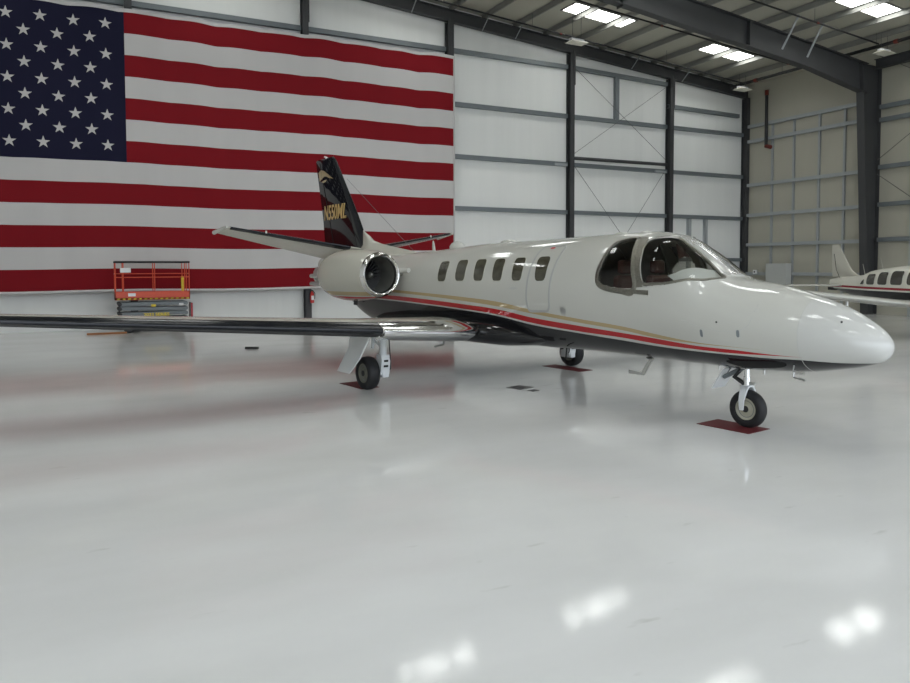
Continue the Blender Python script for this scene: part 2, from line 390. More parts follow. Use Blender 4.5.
def lamp(label, loc):
    zt = zroof(loc[0]) - .22 - loc[2]
    t = thing('high_bay_lamp', label, 'ceiling light', loc, 0, 'white high bay lamps')
    bm = NB()
    lo = [(-.40, -.25), (.40, -.25), (.40, .25), (-.40, .25)]
    rings(bm, [[(a, b, 0) for a, b in lo], [(a * .8, b * .75, .06) for a, b in lo], [(a * .7, b * .3, .09) for a, b in lo]])
    obj('reflector', bm, 'lamp', t)
    bm = NB(); box(bm, (-.3, -.09, .08), (.3, .09, .16), .01); obj('ballast', bm, 'whitep', t)
    bm = NB(); tube(bm, [(-.2, 0, .15), (-.2, 0, zt)], .008, 6); obj('hanger_cable', bm, 'rod', t)
    bm = NB(); tube(bm, [(.2, 0, .15), (.2, 0, zt)], .008, 6); obj('hanger_cable', bm, 'rod', t)
    return t
lamp('flat white lamp hanging in front of the end wall column head', (9.6, 16.9, 10.72))
lamp('flat white lamp hanging near the corner of the two walls', (20.9, 19.0, 10.55))
lamp('flat white lamp hanging above the big tapered column', (21.1, 12.1, 10.55))
bm = NB()

# ------------------------------------------------------------------ flag
FX0, FX1, FZ0, FZ1 = -11.97, 5.96, 1.34, 10.55
sh_ = (FZ1 - FZ0) / 13; FY = 20.30; CX = -6.27
def fpt(u, w, y=0):
    """u along, w height -> hanging cloth with shallow folds and a scalloped top"""
    s = abs(math.sin((u - FX1) * PI / 1.55))
    drop = (.045 * (1 - s) - .02) * ((w - FZ0) / (FZ1 - FZ0)) ** 2
    fold = .022 * math.sin(u * 2.6 + .35 * math.sin(w * .8)) + .012 * math.sin(u * 5.7 + w * .5)
    return V((u, FY - fold - y, w - drop * .9 + .018 * math.sin(u * .9 + 1)))
bm = NB()
us = [FX0 + (CX - FX0) * i / 40 for i in range(41)] + [CX + (FX1 - CX) * i / 90 for i in range(1, 91)]
ws = [FZ0 + (FZ1 - FZ0) * i / 52 for i in range(53)]
for yy in (0, 1):
    gv = [[bm.verts.new(fpt(u, w, .008 * yy)) for u in us] for w in ws]
    for j in range(52):
        for i in range(130):
            f = bm.faces.new((gv[j][i], gv[j][i + 1], gv[j + 1][i + 1], gv[j + 1][i]))
            st = j // 4
            f.material_index = 2 if (i < 40 and st >= 6) else (0 if st % 2 == 0 else 1)
# stars
for r in range(9):
    w = FZ1 - .496 * (r + 1) + .02
    for c in range(6 if r % 2 == 0 else 5):
        u = CX - .56 - .467 * (10 - 2 * c - r % 2)
        vs = []
        ctr = bm.verts.new(fpt(u, w, .016))
        for q in range(10):
            rad = .205 if q % 2 == 0 else .0785
            a = PI / 2 + q * PI / 5
            vs.append(bm.verts.new(fpt(u + rad * math.cos(a), w + rad * math.sin(a), .016)))
        for q in range(10):
            bm.faces.new((ctr, vs[q], vs[(q + 1) % 10])).material_index = 1
flag = obj('flag', bm, ['fl_red', 'fl_white', 'fl_blue'], None, 60)
tag(flag, 'huge American flag hanging flat on the white end wall', 'flag')
bm = NB()
rings(bm, [[fpt(FX0 + (FX1 - FX0) * i / 120, FZ1, yy) + V((0, 0, dz)) for yy, dz in ((-.005, -.02), (.02, -.02), (.02, .10), (-.005, .10))] for i in range(121)])
obj('heading_band', bm, 'fl_white', flag)
bm = NB(); tube(bm, [fpt(FX1 + .02, FZ0 + (FZ1 + .1 - FZ0) * i / 20, .005) for i in range(21)], .035, 8); obj('edge_rope', bm, 'fl_white', flag, 60)
bm = NB(); tube(bm, [fpt(FX0 + (FX1 - FX0) * i / 60, FZ0 - .03, .0) for i in range(61)], .05, 8); obj('hem', bm, 'fl_white', flag, 60)

# ------------------------------------------------------------------ business jet
PSI = 1.40395376
jet = thing('business_jet', 'white twin engine business jet with black belly and red and gold stripes', 'airplane', (0, 0, 0), -PSI)
S = [1.74, 1.68, 1.5, 1.2, .8, .4, 0, -.22, -.5, -.8, -1.08, -1.5, -2.0, -2.6, -3.5, -5.0, -7.0, -9.0, -10.0, -11.0, -12.1]
W = [0, .17, .32, .45, .56, .63, .685, .71, .745, .77, .79, .815, .835, .845, .85, .85, .84, .76, .62, .42, .22]
ZT = [1.194, 1.318, 1.468, 1.632, 1.77, 1.87, 1.93, 1.99, 2.195, 2.39, 2.537, 2.602, 2.599, 2.582, 2.561, 2.537, 2.431, 2.364, 2.36, 2.38, 2.36]
ZB = [1.194, 1.056, .967, .89, .819, .787, .764, .766, .769, .763, .77, .77, .767, .767, .742, .717, .733, .841, 1.19, 1.55, 1.95]
def pch(xs, ys):
    h = [b - a for a, b in zip(xs, xs[1:])]; d = [(b - a) / q for a, b, q in zip(ys, ys[1:], h)]
    m = [d[0]] + [0 if d[i - 1] * d[i] <= 0 else 2 * d[i - 1] * d[i] / (d[i - 1] + d[i]) for i in range(1, len(d))] + [d[-1]]
    def ev(x):
        i = 0
        while i < len(h) - 1 and x > xs[i + 1]: i += 1
        t = (x - xs[i]) / h[i]
        return (2*t**3-3*t**2+1)*ys[i]+(t**3-2*t**2+t)*h[i]*m[i]+(-2*t**3+3*t**2)*ys[i+1]+(t**3-t**2)*h[i]*m[i+1]
    return ev
key = lambda x: -math.sqrt(max(1.742 - x, 0))
K = [key(s) for s in S][::-1]
fT, fB, fW = pch(K, ZT[::-1]), pch(K, ZB[::-1]), pch(K, W[::-1])
def hull0(x, ph):
    q = key(x); t, b, w = fT(q), fB(q), fW(q)
    c, s_ = math.cos(ph), math.sin(ph)
    if s_ > 0:                                  # fuller shoulders around the windshield
        u0 = min(max((x - .5) / -.85, 0), 1); u1 = min(max((x + .9) / -.9, 0), 1)
        e = 1 - .26 * u0 * u0 * (3 - 2 * u0) * (1 - u1 * u1 * (3 - 2 * u1))
        c = math.copysign(abs(c) ** e, c); s_ = s_ ** e
    return V((x, -w * c, (t + b) / 2 + (t - b) / 2 * s_))
def hull(x, ph, off=0, side=1):
    """point on the hull; ph = 0 on the starboard side, 90 deg on top; side = -1 mirrors it to port"""
    p = hull0(x, ph)
    if off:
        du = hull0(x + .01, ph) - hull0(x - .01, ph); dv = hull0(x, ph + .01) - hull0(x, ph - .01)
        nn = du.cross(dv).normalized()
        if nn.dot(p - V((x, 0, 1.6))) < 0: nn = -nn
        p = p + nn * off
    if side < 0: p.y = -p.y
    return p

def smooth_poly(pts, n=8):
    out = []; m = len(pts)
    for i in range(m):
        p0, p1, p2, p3 = (pts[(i + q) % m] for q in (-1, 0, 1, 2))
        for s in range(n):
            t = s / n
            out.append(tuple(.5 * (2 * b + (c - a) * t + (2 * a - 5 * b + 4 * c - d) * t * t + (3 * b - a - 3 * c + d) * t ** 3) for a, b, c, d in zip(p0, p1, p2, p3)))
    return out
def round_rect(c4, rad=.3, n=6):
    return densify(round_rect0(c4, rad, n))
def densify(P, mx=.05):
    out = []
    for a, b in zip(P, P[1:] + P[:1]):
        k_ = max(1, int(math.hypot(b[0] - a[0], b[1] - a[1]) / mx + .5))
        out += [(a[0] + (b[0] - a[0]) * i / k_, a[1] + (b[1] - a[1]) * i / k_) for i in range(k_)]
    return out
def round_rect0(c4, rad=.3, n=6):
    """rounded polygon in (x, ph) from corners: corner cut fraction rad"""
    out = []; m = len(c4)
    for i in range(m):
        a, b, c = c4[i - 1], c4[i], c4[(i + 1) % m]
        p = [b[k_] + (a[k_] - b[k_]) * rad for k_ in (0, 1)]; q = [b[k_] + (c[k_] - b[k_]) * rad for k_ in (0, 1)]
        for s in range(n + 1):
            t = s / n
            out.append(tuple((1 - t) ** 2 * p[k_] + 2 * t * (1 - t) * b[k_] + t * t * q[k_] for k_ in (0, 1)))
    return out
def patch(bm, poly, off, side=1, nr=8, mi=0, thick=0):
    cx = sum(p[0] for p in poly) / len(poly); cy = sum(p[1] for p in poly) / len(poly)
    ctr = bm.verts.new(hull(cx, cy, off, side)); prev = None; m = len(poly)
    for r in range(1, nr + 1):
        t = r / nr
        cur = [bm.verts.new(hull(cx + (a - cx) * t, cy + (b - cy) * t, off, side)) for a, b in poly]
        for i in range(m):
            j = (i + 1) % m
            f = bm.faces.new((ctr, cur[i], cur[j])) if prev is None else bm.faces.new((prev[i], cur[i], cur[j], prev[j]))
            f.material_index = mi
        prev = cur
    bmesh.ops.recalc_face_normals(bm, faces=bm.faces)
def ribbon(bm, poly, w_in, w_out, h, side=1, closed=True, base=-.004):
    """raised strip that follows a polyline on the hull; widths in metres"""
    m = len(poly); secs = []
    for i, (a, b) in enumerate(poly):
        if closed: q0, q1 = poly[i - 1], poly[(i + 1) % m]
        else: q0, q1 = poly[max(i - 1, 0)], poly[min(i + 1, m - 1)]
        rr = .83
        tx, ty = q1[0] - q0[0], (q1[1] - q0[1]) * rr; l = math.hypot(tx, ty) or 1
        nx, ny = ty / l, -tx / l / rr
        secs.append([hull(a + nx * s, b + ny * s, o, side) for s, o in ((-w_in, base), (-w_in * .7, h), (w_out * .7, h), (w_out, base))])
    if closed: secs.append(secs[0])
    rings(bm, secs, cap=not closed)
    bmesh.ops.recalc_face_normals(bm, faces=bm.faces)

SIDEW = smooth_poly([(-1.48, 1.035), (-1.62, 1.06), (-1.77, 1.0), (-1.845, .84), (-1.87, .56), (-1.885, .333), (-1.84, .2), (-1.686, .14), (-1.477, .10), (-1.255, .10), (-1.313, .366), (-1.39, .72)], 6)
WSH = smooth_poly([(-1.26, .87), (-1.245, 1.05), (-1.10, 1.24), (-.975, 1.45), (-.81, 1.445), (-.658, 1.43), (-.41, 1.385), (-.17, 1.28), (-.25, 1.0), (-.357, .746), (-.62, .388), (-.84, .223), (-1.08, .14), (-1.177, .333), (-1.222, .614)], 6)
SHEET = densify([(-.755, .43), (-.66, .57), (-.52, .91), (-.385, 1.215), (-.345, 1.36), (-.185, 1.265), (-.255, 1.0), (-.36, .75), (-.612, .405)])

# hull skin with the window openings cut out; the radome is a part of its own
def inside(pt, poly):
    c = False; j = len(poly) - 1; x, y = pt
    for i in range(len(poly)):
        if (poly[i][1] > y) != (poly[j][1] > y) and x < (poly[j][0] - poly[i][0]) * (y - poly[i][1]) / (poly[j][1] - poly[i][1]) + poly[i][0]: c = not c
        j = i
    return c
NP = 200
def hull_grid(xs, off, holes, cap_end=False, bm=None):
    bm = bm or NB()
    g = []
    for x in xs:
        row = []
        for i in range(NP):
            ph = -PI / 2 + 2 * PI * i / NP
            row.append(bm.verts.new(hull_full(x, ph, off)))
        g.append(row)
    for a in range(len(xs) - 1):
        xm = (xs[a] + xs[a + 1]) / 2
        for i in range(NP):
            j = (i + 1) % NP
            ph = -PI / 2 + 2 * PI * (i + .5) / NP
            pm = ph if ph <= PI / 2 else PI - ph
            if holes and -2.0 < xm < 0 and any(inside((xm, pm), h_) for h_ in holes): continue
            bm.faces.new((g[a][i], g[a][j], g[a + 1][j], g[a + 1][i]))
    if cap_end: bm.faces.new(g[-1][::-1])
    return bm
def hull_full(x, ph, off):
    return hull(x, ph, off) if ph <= PI / 2 else hull(x, PI - ph, off, -1)
xs = [.93 - .06 * i for i in range(14)] + [.09 - .018 * i for i in range(1, 120)]
x = xs[-1] - .05
while x > -8.9: xs.append(x); x -= .12
xs += [-9 - .155 * i for i in range(21)]
fus = obj('fuselage', hull_grid(xs, 0, [SIDEW, WSH], True), 'hull', jet, 50)
xs = [.93 + .807 * math.sin(PI / 2 * i / 40) for i in range(41)]
obj('radome', hull_grid(xs, 0, None, True), 'radome', jet, 60)
bm = NB(); ribbon(bm, [(.93, -PI / 2 + PI * i / 60) for i in range(61)], .004, .004, .0012, 1, False); obj('radome_seam', bm, 'line', fus)
# nose baggage door outline, static plates
bm = NB(); ribbon(bm, [(.43, .62), (.42, .45), (.40, .25), (.38, .12), (.33, .02), (.2, -.06), (0, -.09), (-.2, -.10), (-.5, -.10)], .004, .004, .002, 1, False); obj('nose_door_seam', bm, 'line', fus)
for xx, pp in ((-.23, -.19), (.25, -.08)):
    bm = NB(); patch(bm, round_rect([(xx - .02, pp - .1), (xx + .02, pp - .1), (xx + .02, pp + .06), (xx - .02, pp + .06)], .4), .002, nr=2); obj('nose_latch', bm, 'liftgrey', fus)
for xx, pp in ((-.02, .06), (1.32, .73)):
    bm = NB(); tube(bm, [hull(xx, pp, -.01), hull(xx, pp, .01)], .012, 10); obj('static_port', bm, 'blackp', fus)

# glazing
for side in (1, -1):
    for nm, poly in (('windshield', WSH), ('side_window', SIDEW)):
        bm = NB(); patch(bm, poly, -.004, side, 8); g = obj(nm, bm, 'glass', jet, 60)
        bm = NB(); ribbon(bm, poly, .005, .03 if nm == 'windshield' else .065, .012, side)
        obj('window_frame', bm, 'rivet', g, 50)
bm = NB()
pst = [(-1.03 + .85 * i / 24) for i in range(25)]
secs = []
for x in pst:
    wd = .050 + .030 * (x + 1.03) / .85
    secs.append([hull(x, PI / 2 - a, o) if a > 0 else hull(x, PI / 2 + a, o, -1) for a, o in ((wd / .83 * 1.6, -.01), (wd / .83 * 1.3, .016), (.001, .02), (-wd / .83 * 1.3, .016), (-wd / .83 * 1.6, -.01))])
rings(bm, secs); bmesh.ops.recalc_face_normals(bm, faces=bm.faces)
obj('windshield_post', bm, 'post', jet, 50)
bm = NB(); ribbon(bm, [(-1.74, .10), (-1.55, .066), (-1.3, .06), (-1.0, .062)], .022, .022, .016, 1, False); obj('sill_vent', bm, 'rivet', fus)
for side in (1, -1):
    bm = NB(); patch(bm, densify([(-1.375, .74), (-1.30, .366), (-1.235, .10), (-1.09, .115), (-1.185, .333), (-1.232, .614), (-1.27, .87), (-1.255, 1.05), (-1.33, 1.11), (-1.46, 1.05)]), .006, side, 4); obj('window_pillar', bm, 'rivet', jet, 50)
# cockpit
xs = [-.1 - .025 * i for i in range(100)]
big = lambda P, k_: [(sum(p[0] for p in P) / len(P) + (a - sum(p[0] for p in P) / len(P)) * k_, sum(p[1] for p in P) / len(P) + (b - sum(p[1] for p in P) / len(P)) * k_) for a, b in P]
obj('cockpit_lining', hull_grid(xs, -.05, [big(SIDEW, 1.02), big(WSH, 1.03)]), 'lining', jet)
bm = NB(); rings(bm, [[V((-2.58, .93 * hull0(-2.5, a).y, 1.65 + (hull0(-2.5, a).z - 1.65) * .93)) * 1 if a <= PI/2 else V((-2.58, -.93 * hull0(-2.5, PI - a).y, 1.65 + (hull0(-2.5, PI - a).z - 1.65) * .93)) for a in [-PI / 2 + 2 * PI * i / 40 for i in range(40)]], [V((-2.56, 0, 1.65))] * 40], cap=False); obj('cabin_bulkhead', bm, 'lining', jet)
bm = NB(); box(bm, (-2.4, -.5, 1.12), (-.4, .5, 1.17)); obj('cockpit_floor', bm, 'panelgrey', jet)
bm = NB(); box(bm, (-.72, -.62, 1.3), (-.55, .62, 1.9), .03); obj('instrument_panel', bm, 'panelgrey', jet)
for side in (1, -1):
    bm = NB(); patch(bm, SHEET, -.022, side, 8); obj('sunshade_sheet', bm, 'sheet', jet, 60)
    y = -.36 * side
    st = bpy.data.objects.new('pilot_seat', None); C.objects.link(st); st.parent = jet; st.location = (-1.45, y, 1.05)
    bm = NB(); box(bm, (-.25, -.23, .2), (.25, .23, .36), .05); obj('cushion', bm, 'seat', st)
    bm = NB(); box(bm, (-.36, -.23, .3), (-.22, .23, .92), .05); obj('backrest', bm, 'seat', st)
    bm = NB(); box(bm, (-.36, -.13, .94), (-.25, .13, 1.14), .04); obj('headrest', bm, 'seat', st)
    bm = NB(); tube(bm, [(.45, -.12, .55), (.40, -.12, .75), (.40, .12, .75), (.45, .12, .55)], .018, 8); obj('control_yoke', bm, 'blackp', st)
# cabin windows
wins = [[(-5.99, .735), (-5.665, .73), (-5.585, .235), (-5.86, .235)], [(-5.43, .73), (-5.10, .73), (-5.01, .235), (-5.31, .235)], [(-4.885, .725), (-4.57, .725), (-4.49, .235), (-4.77, .235)],
        [(-4.365, .72), (-4.065, .72), (-3.99, .235), (-4.255, .235)], [(-3.85, .725), (-3.555, .725), (-3.50, .235), (-3.755, .235)], [(-3.285, .715), (-2.99, .715), (-2.955, .235), (-3.19, .235)]]
DOOR = round_rect([(-3.36, .995), (-2.81, .985), (-2.855, -.29), (-3.36, -.30)], .16, 8)
bm = NB(); ribbon(bm, DOOR, .022, .022, .004); door = obj('emergency_exit', bm, 'seal', jet); tag(door, 'grey outlined emergency exit behind the cockpit')
bm = NB(); patch(bm, round_rect([(-3.15, .955), (-3.05, .955), (-3.05, .90), (-3.15, .90)], .4), .004, nr=2); obj('exit_handle', bm, 'redgloss', door)
for i, c in enumerate(wins):
    poly = round_rect(c, .28, 5)
    bm = NB(); patch(bm, poly, .003, 1, 6); w = obj('cabin_window', bm, 'cabglass', door if i == 5 else jet, 60)
    bm = NB(); ribbon(bm, poly, .006, .012, .006); obj('window_seal', bm, 'cream', w) if i < 5 else bm.free()
bm = NB(); patch(bm, smooth_poly([(-3.79, .11), (-3.68, .135), (-3.57, .11), (-3.68, .085)], 5), .002, nr=2); obj('vent_plate', bm, 'line', fus)
bm = NB(); patch(bm, smooth_poly([(-2.63, -.27), (-2.57, -.2), (-2.51, -.27), (-2.57, -.34)], 5), .003, nr=2); obj('fuel_cap', bm, 'alu', fus)
# belly wing fairing
bm = NB(); secs = []
for x, w, zt, zb in ((-3.3, .5, .98, .86), (-3.7, .72, 1.12, .77), (-4.2, .92, 1.22, .72), (-5, 1.0, 1.25, .71), (-6.2, 1.0, 1.25, .71), (-7.2, .95, 1.2, .75), (-8.2, .72, 1.12, .83), (-8.9, .4, 1.05, .93)):
    secs.append([(x, w * math.copysign(abs(math.cos(a)) ** .7, math.cos(a)), (zt + zb) / 2 + (zt - zb) / 2 * math.copysign(abs(math.sin(a)) ** .8, math.sin(a))) for a in [2 * PI * i / 48 for i in range(48)]])
rings(bm, secs); obj('belly_fairing', bm, 'black', jet, 60)
# antennas and small fittings on the hull
def blob(name, x, ph, rx, ry, h, m='white'):
    bm = NB(); p = hull(x, ph); q = hull(x, ph, .1) - p; q.normalize()
    rings(bm, [[p + V((1, 0, 0)) * rx * c * math.cos(a) + V((1, 0, 0)).cross(q) * ry * c * math.sin(a) + q * (h * s - .01) for a in [2 * PI * i / 20 for i in range(20)]] for s, c in ((0, 1), (.35, .95), (.7, .72), (.92, .4), (1, .05))])
    obj(name, bm, m, fus, 70)
blob('antenna_dome', -6.25, 1.5, .22, .12, .14); blob('antenna_dome', -4.76, 1.57, .22, .10, .055); blob('antenna_fin', -7.06, 1.5, .05, .02, .22)
blob('antenna_dome', -1.62, 1.5, .12, .05, .03); blob('antenna_dome', -2.05, 1.45, .14, .05, .03)
bm = NB(); tube(bm, [(-7.78, 0, 2.36), (-10.0, 0, 3.72), (-10.9, 0, 4.27)], .004, 6); obj('wire_antenna', bm, 'rod', jet)
bm = NB()
lathe(bm, [(0, .05), (.02, .07), (.04, .03)], (-1.58, 0, .77), (0, 0, -1), 12, cap=True)
rings(bm, [[V(p) + V((0, b, 0)) + V((0, 0, 1)) * 0 + V(d) * a for a, b in ((-.03, -.012), (.03, -.012), (.03, .012), (-.03, .012))] for p, d in (((-1.56, 0, .75), (1, 0, 0)), ((-1.72, 0, .5), (.8, 0, -.6)), ((-1.98, 0, .51), (0, 0, -1)))])
obj('drain_mast', bm, 'alu', jet)
for x, ph in ((.80, -.90), (.66, -1.40)):
    bm = NB(); p = hull(x, ph); q = (hull(x, ph, .1) - p).normalized()
    tube(bm, [p - q * .01, p + q * .07, p + q * .09 + V((.14, 0, 0))], .011, 8); obj('pitot_probe', bm, 'alu', fus)
bm = NB(); tube(bm, [(-3.0, -.3, .8), (-3.0, -.32, .62)], .012, 8); obj('belly_blade', bm, 'blackp', fus)
for x, ph in ((.26, -1.45), (-.35, -1.40)):
    bm = NB(); tube(bm, [hull(x, ph, -.01), hull(x, ph, .05)], .012, 8); obj('belly_drain', bm, 'alu', fus)
bm = NB(); tube(bm, [(-5.7, -.78, .80), (-5.7, -.80, .66), (-5.78, -.95, .62)], .02, 6); obj('belly_hook', bm, 'line', fus)

# lifting surfaces
AF = [(1, 0), (.85, .18), (.7, .32), (.5, .46), (.35, .5), (.22, .46), (.12, .37), (.06, .28), (.02, .165), (.005, .08), (0, 0)]
def airfoil(le, chord, th, vert=False, x_lim=1., grow=0, tw=0):
    """closed ring about a leading edge point; runs TE-top -> LE -> TE-bottom"""
    pts = [p for p in AF if p[0] <= x_lim]
    if x_lim < 1: pts = [(x_lim, .36 if x_lim < .13 else .5)] + pts
    up = [(a, b) for a, b in pts]; lo = [(a, -b * .9) for a, b in pts[::-1][1:]]
    out = []
    for a, b in up + lo:
        off = (b * th + (grow if b > 0 else -grow if b < 0 else 0))
        x = le[0] - a * chord + (grow if a < .01 else 0)
        out.append(V((x, le[1] + off, le[2])) if vert else V((x, le[1], le[2] + off - a * chord * tw)))
    return out
def wing(name, secs, m, parent, smooth=50, **kw):
    bm = NB(); rings(bm, [airfoil(*s, **kw) for s in secs]); bmesh.ops.recalc_face_normals(bm, faces=bm.faces)
    return obj(name, bm, m, parent, smooth)
def lerp_sec(secs, y, ax=1):
    for a, b in zip(secs, secs[1:]):
        if min(abs(a[0][ax]), abs(b[0][ax])) - 1e-6 <= abs(y) <= max(abs(a[0][ax]), abs(b[0][ax])) + 1e-6:
            t = (abs(y) - abs(a[0][ax])) / (abs(b[0][ax]) - abs(a[0][ax]))
            return (tuple(p + (q - p) * t for p, q in zip(a[0], b[0])), a[1] + (b[1] - a[1]) * t, a[2] + (b[2] - a[2]) * t)
for s in (-1, 1):
    ws_ = [((-4.60, .96 * s, 1.00), 2.42, .30), ((-4.44, 1.04 * s, 1.005), 2.56, .36), ((-4.40, 1.10 * s, 1.008), 2.58, .38), ((-4.42, 2.9 * s, 1.11), 2.15, .30), ((-4.47, 5.27 * s, 1.285), 1.6, .225), ((-4.52, 8.15 * s, 1.50), 1.05, .14), ((-4.62, 8.25 * s, 1.51), .85, .06)]
    w = wing('wing', ws_, 'cream', jet)
    bt = [lerp_sec(ws_, y) for y in (2.86, 4, 5.27, 6.5, 8.1)]
    wing('deice_boot', bt, 'boot', w, x_lim=.075, grow=.012)
    cf = [lerp_sec(ws_, y) for y in (1.10, 1.6, 2.3, 2.84)]
    cf = [((-4.56, .95 * s, 1.0), 2.3, .10), ((-4.46, .97 * s, 1.0), 2.4, .28)] + [((a[0][0], a[0][1], a[0][2] - .022), a[1], a[2] * 1.2) for a in cf]
    o = wing('polished_leading_edge', cf, 'chrome', w, x_lim=.12, grow=.02)
    tag(o, 'mirror polished inboard leading edge')
    # flap and aileron break on the trailing edge
    for ya, yb, nm in ((1.2, 4.3, 'flap'), (4.35, 7.5, 'aileron')):
        bm = NB(); sec = []
        for y in (ya, yb):
            L_ = lerp_sec(ws_, y); xh = L_[0][0] - L_[1] * .76; xt = L_[0][0] - L_[1] * 1.0
            sec.append([V((xh, y * s, L_[0][2] + L_[2] * .27)), V((xt - .01, y * s, L_[0][2] + .006)), V((xt - .01, y * s, L_[0][2] - .006)), V((xh, y * s, L_[0][2] - L_[2] * .25))])
        rings(bm, sec); bmesh.ops.recalc_face_normals(bm, faces=bm.faces); obj(nm, bm, 'cream', w)
# tail
ts = [((-9.95, 0, 2.50), 1.75, .15), ((-10.05, -.2, 2.54), 1.65, .15), ((-10.72, -3.06, 2.99), .74, .075), ((-10.80, -3.12, 3.0), .6, .03)]
for s in (-1, 1):
    q = [((a[0][0], -s * a[0][1] * -1 if False else abs(a[0][1]) * s, a[0][2]), a[1], a[2]) for a in ts]
    t = wing('tailplane', q, 'cream', jet, tw=.15)
    q2 = [lerp_sec(q, y) for y in (.35, 1.5, 3.0)]
    wing('deice_boot', q2, 'boot', t, x_lim=.09, grow=.008, tw=.15)
    bm = NB(); tube(bm, [(-10.70, 3.08 * s, 2.99), (-11.45, 3.12 * s, 2.89)], [.03, .05], 10); obj('tip_cap', bm, 'white', t, 50)
    bm = NB(); tube(bm, [(-10.53, 2.25 * s, 2.86), (-10.53, 2.25 * s, 2.92)], .02, 10); obj('vortex_marker', bm, 'white', t, 50)
fs = [((-9.68, 0, 2.36), 2.40, .20), ((-9.82, 0, 2.55), 2.28, .20), ((-10.36, 0, 3.35), 1.86, .165), ((-11.50, 0, 4.84), 1.10, .10), ((-11.60, 0, 4.90), .96, .04)]
fin = wing('vertical_fin', fs, 'black', jet, vert=True)
fb = [((-9.90, 0, 2.66), 2.22, .20), ((-10.36, 0, 3.35), 1.86, .165), ((-11.48, 0, 4.81), 1.11, .10)]
wing('deice_boot', fb, 'boot', fin, vert=True, x_lim=.09, grow=.008)
bm = NB()   # rudder gap line
for sd in (-1, 1):
    extrude(bm, [(-.006, -.004), (.006, -.004), (.006, .004), (-.006, .004)], (-11.55, .052 * sd, 2.7), (-12.33, .028 * sd, 4.8), (1, 0, 0))
obj('rudder_hinge_line', bm, 'dark', fin)
bm = NB(); tube(bm, [(-11.95, 0, 4.89), (-12.1, 0, 4.95)], [.035, .02], 10); obj('beacon', bm, 'whitep', fin, 50)
# dorsal fillet
bm = NB(); secs = []
for x, zt, w in ((-7.8, 2.42, .05), (-8.6, 2.53, .10), (-9.2, 2.62, .12), (-9.65, 2.72, .13), (-9.88, 2.86, .12), (-10.1, 2.98, .02)):
    secs.append([(x, -w - .18, 2.25), (x, -w, (2.3 + zt) / 2), (x, -w * .5, zt - .03), (x, 0, zt), (x, w * .5, zt - .03), (x, w, (2.3 + zt) / 2), (x, w + .18, 2.25)])
rings(bm, secs); bmesh.ops.recalc_face_normals(bm, faces=bm.faces); obj('dorsal_fillet', bm, 'cream', jet, 50)
# gold emblem and registration on both sides of the fin
def finy(x, z):
    for a, b in zip(fs, fs[1:]):
        if a[0][2] <= z <= b[0][2]:
            t = (z - a[0][2]) / (b[0][2] - a[0][2]); le = a[0][0] + (b[0][0] - a[0][0]) * t; ch = a[1] + (b[1] - a[1]) * t; th = a[2] + (b[2] - a[2]) * t
            u = min(max((le - x) / ch, 0), 1)
            for (u1, h1), (u0, h0) in zip(AF, AF[1:]):
                if u0 <= u <= u1: return th * (h0 + (h1 - h0) * (u - u0) / (u1 - u0 + 1e-9))
    return .03
def fin_decal(name, tris, m, side):
    bm = NB()
    for poly in tris:
        bm.faces.new([bm.verts.new((x, side * (finy(x, z) + .006), z)) for x, z in poly])
    bmesh.ops.triangulate(bm, faces=bm.faces[:])
    bmesh.ops.subdivide_edges(bm, edges=bm.edges[:], cuts=3, use_grid_fill=True)
    for v in bm.verts: v.co.y = side * (finy(v.co.x, v.co.z) + .006)
    return obj(name, bm, m, fin)
for side in (-1, 1):
    up = [(-12.44, 4.56), (-12.25, 4.62), (-12.05, 4.58), (-11.84, 4.49), (-11.66, 4.40), (-11.50, 4.33)]
    lo = [(-12.36, 4.33), (-12.24, 4.37), (-12.05, 4.43), (-11.9, 4.42), (-11.75, 4.37), (-11.50, 4.33)]
    o = fin_decal('gold_crescent', [[up[i], up[i + 1], lo[i + 1], lo[i]] if i < 4 else [up[i], up[i + 1], lo[i]] for i in range(5)], 'gold', side)
    o2 = fin_decal('gold_crescent', [[(-12.25, 4.31), (-12.1, 4.27), (-11.95, 4.29), (-11.88, 4.34), (-12.05, 4.34)]], 'gold', side)
    cu = bpy.data.curves.new('registration', 'FONT'); cu.body = 'N550ML'; cu.size = .52; cu.extrude = .003; cu.offset = .008; cu.shear = .15
    cu.align_x = 'CENTER'
    to = bpy.data.objects.new('tmp', cu); C.objects.link(to)
    bpy.context.view_layer.update()
    me = bpy.data.meshes.new_from_object(to.evaluated_get(bpy.context.evaluated_depsgraph_get()))
    bpy.data.objects.remove(to)
    xw = max(v.co.x for v in me.vertices) - min(v.co.x for v in me.vertices)
    kx = 1.30 / xw
    for v in me.vertices:
        a, b, e = v.co.x * kx, v.co.y, v.co.z
        X = -11.47 + (a if side < 0 else -a); Z = 3.31 + b
        v.co = V((X, side * (finy(X, Z) + .006 + e), Z))
    me.materials.clear(); me.materials.append(M['goldtxt'])
    ro = bpy.data.objects.new('registration_lettering', me); C.objects.link(ro); ro.parent = fin

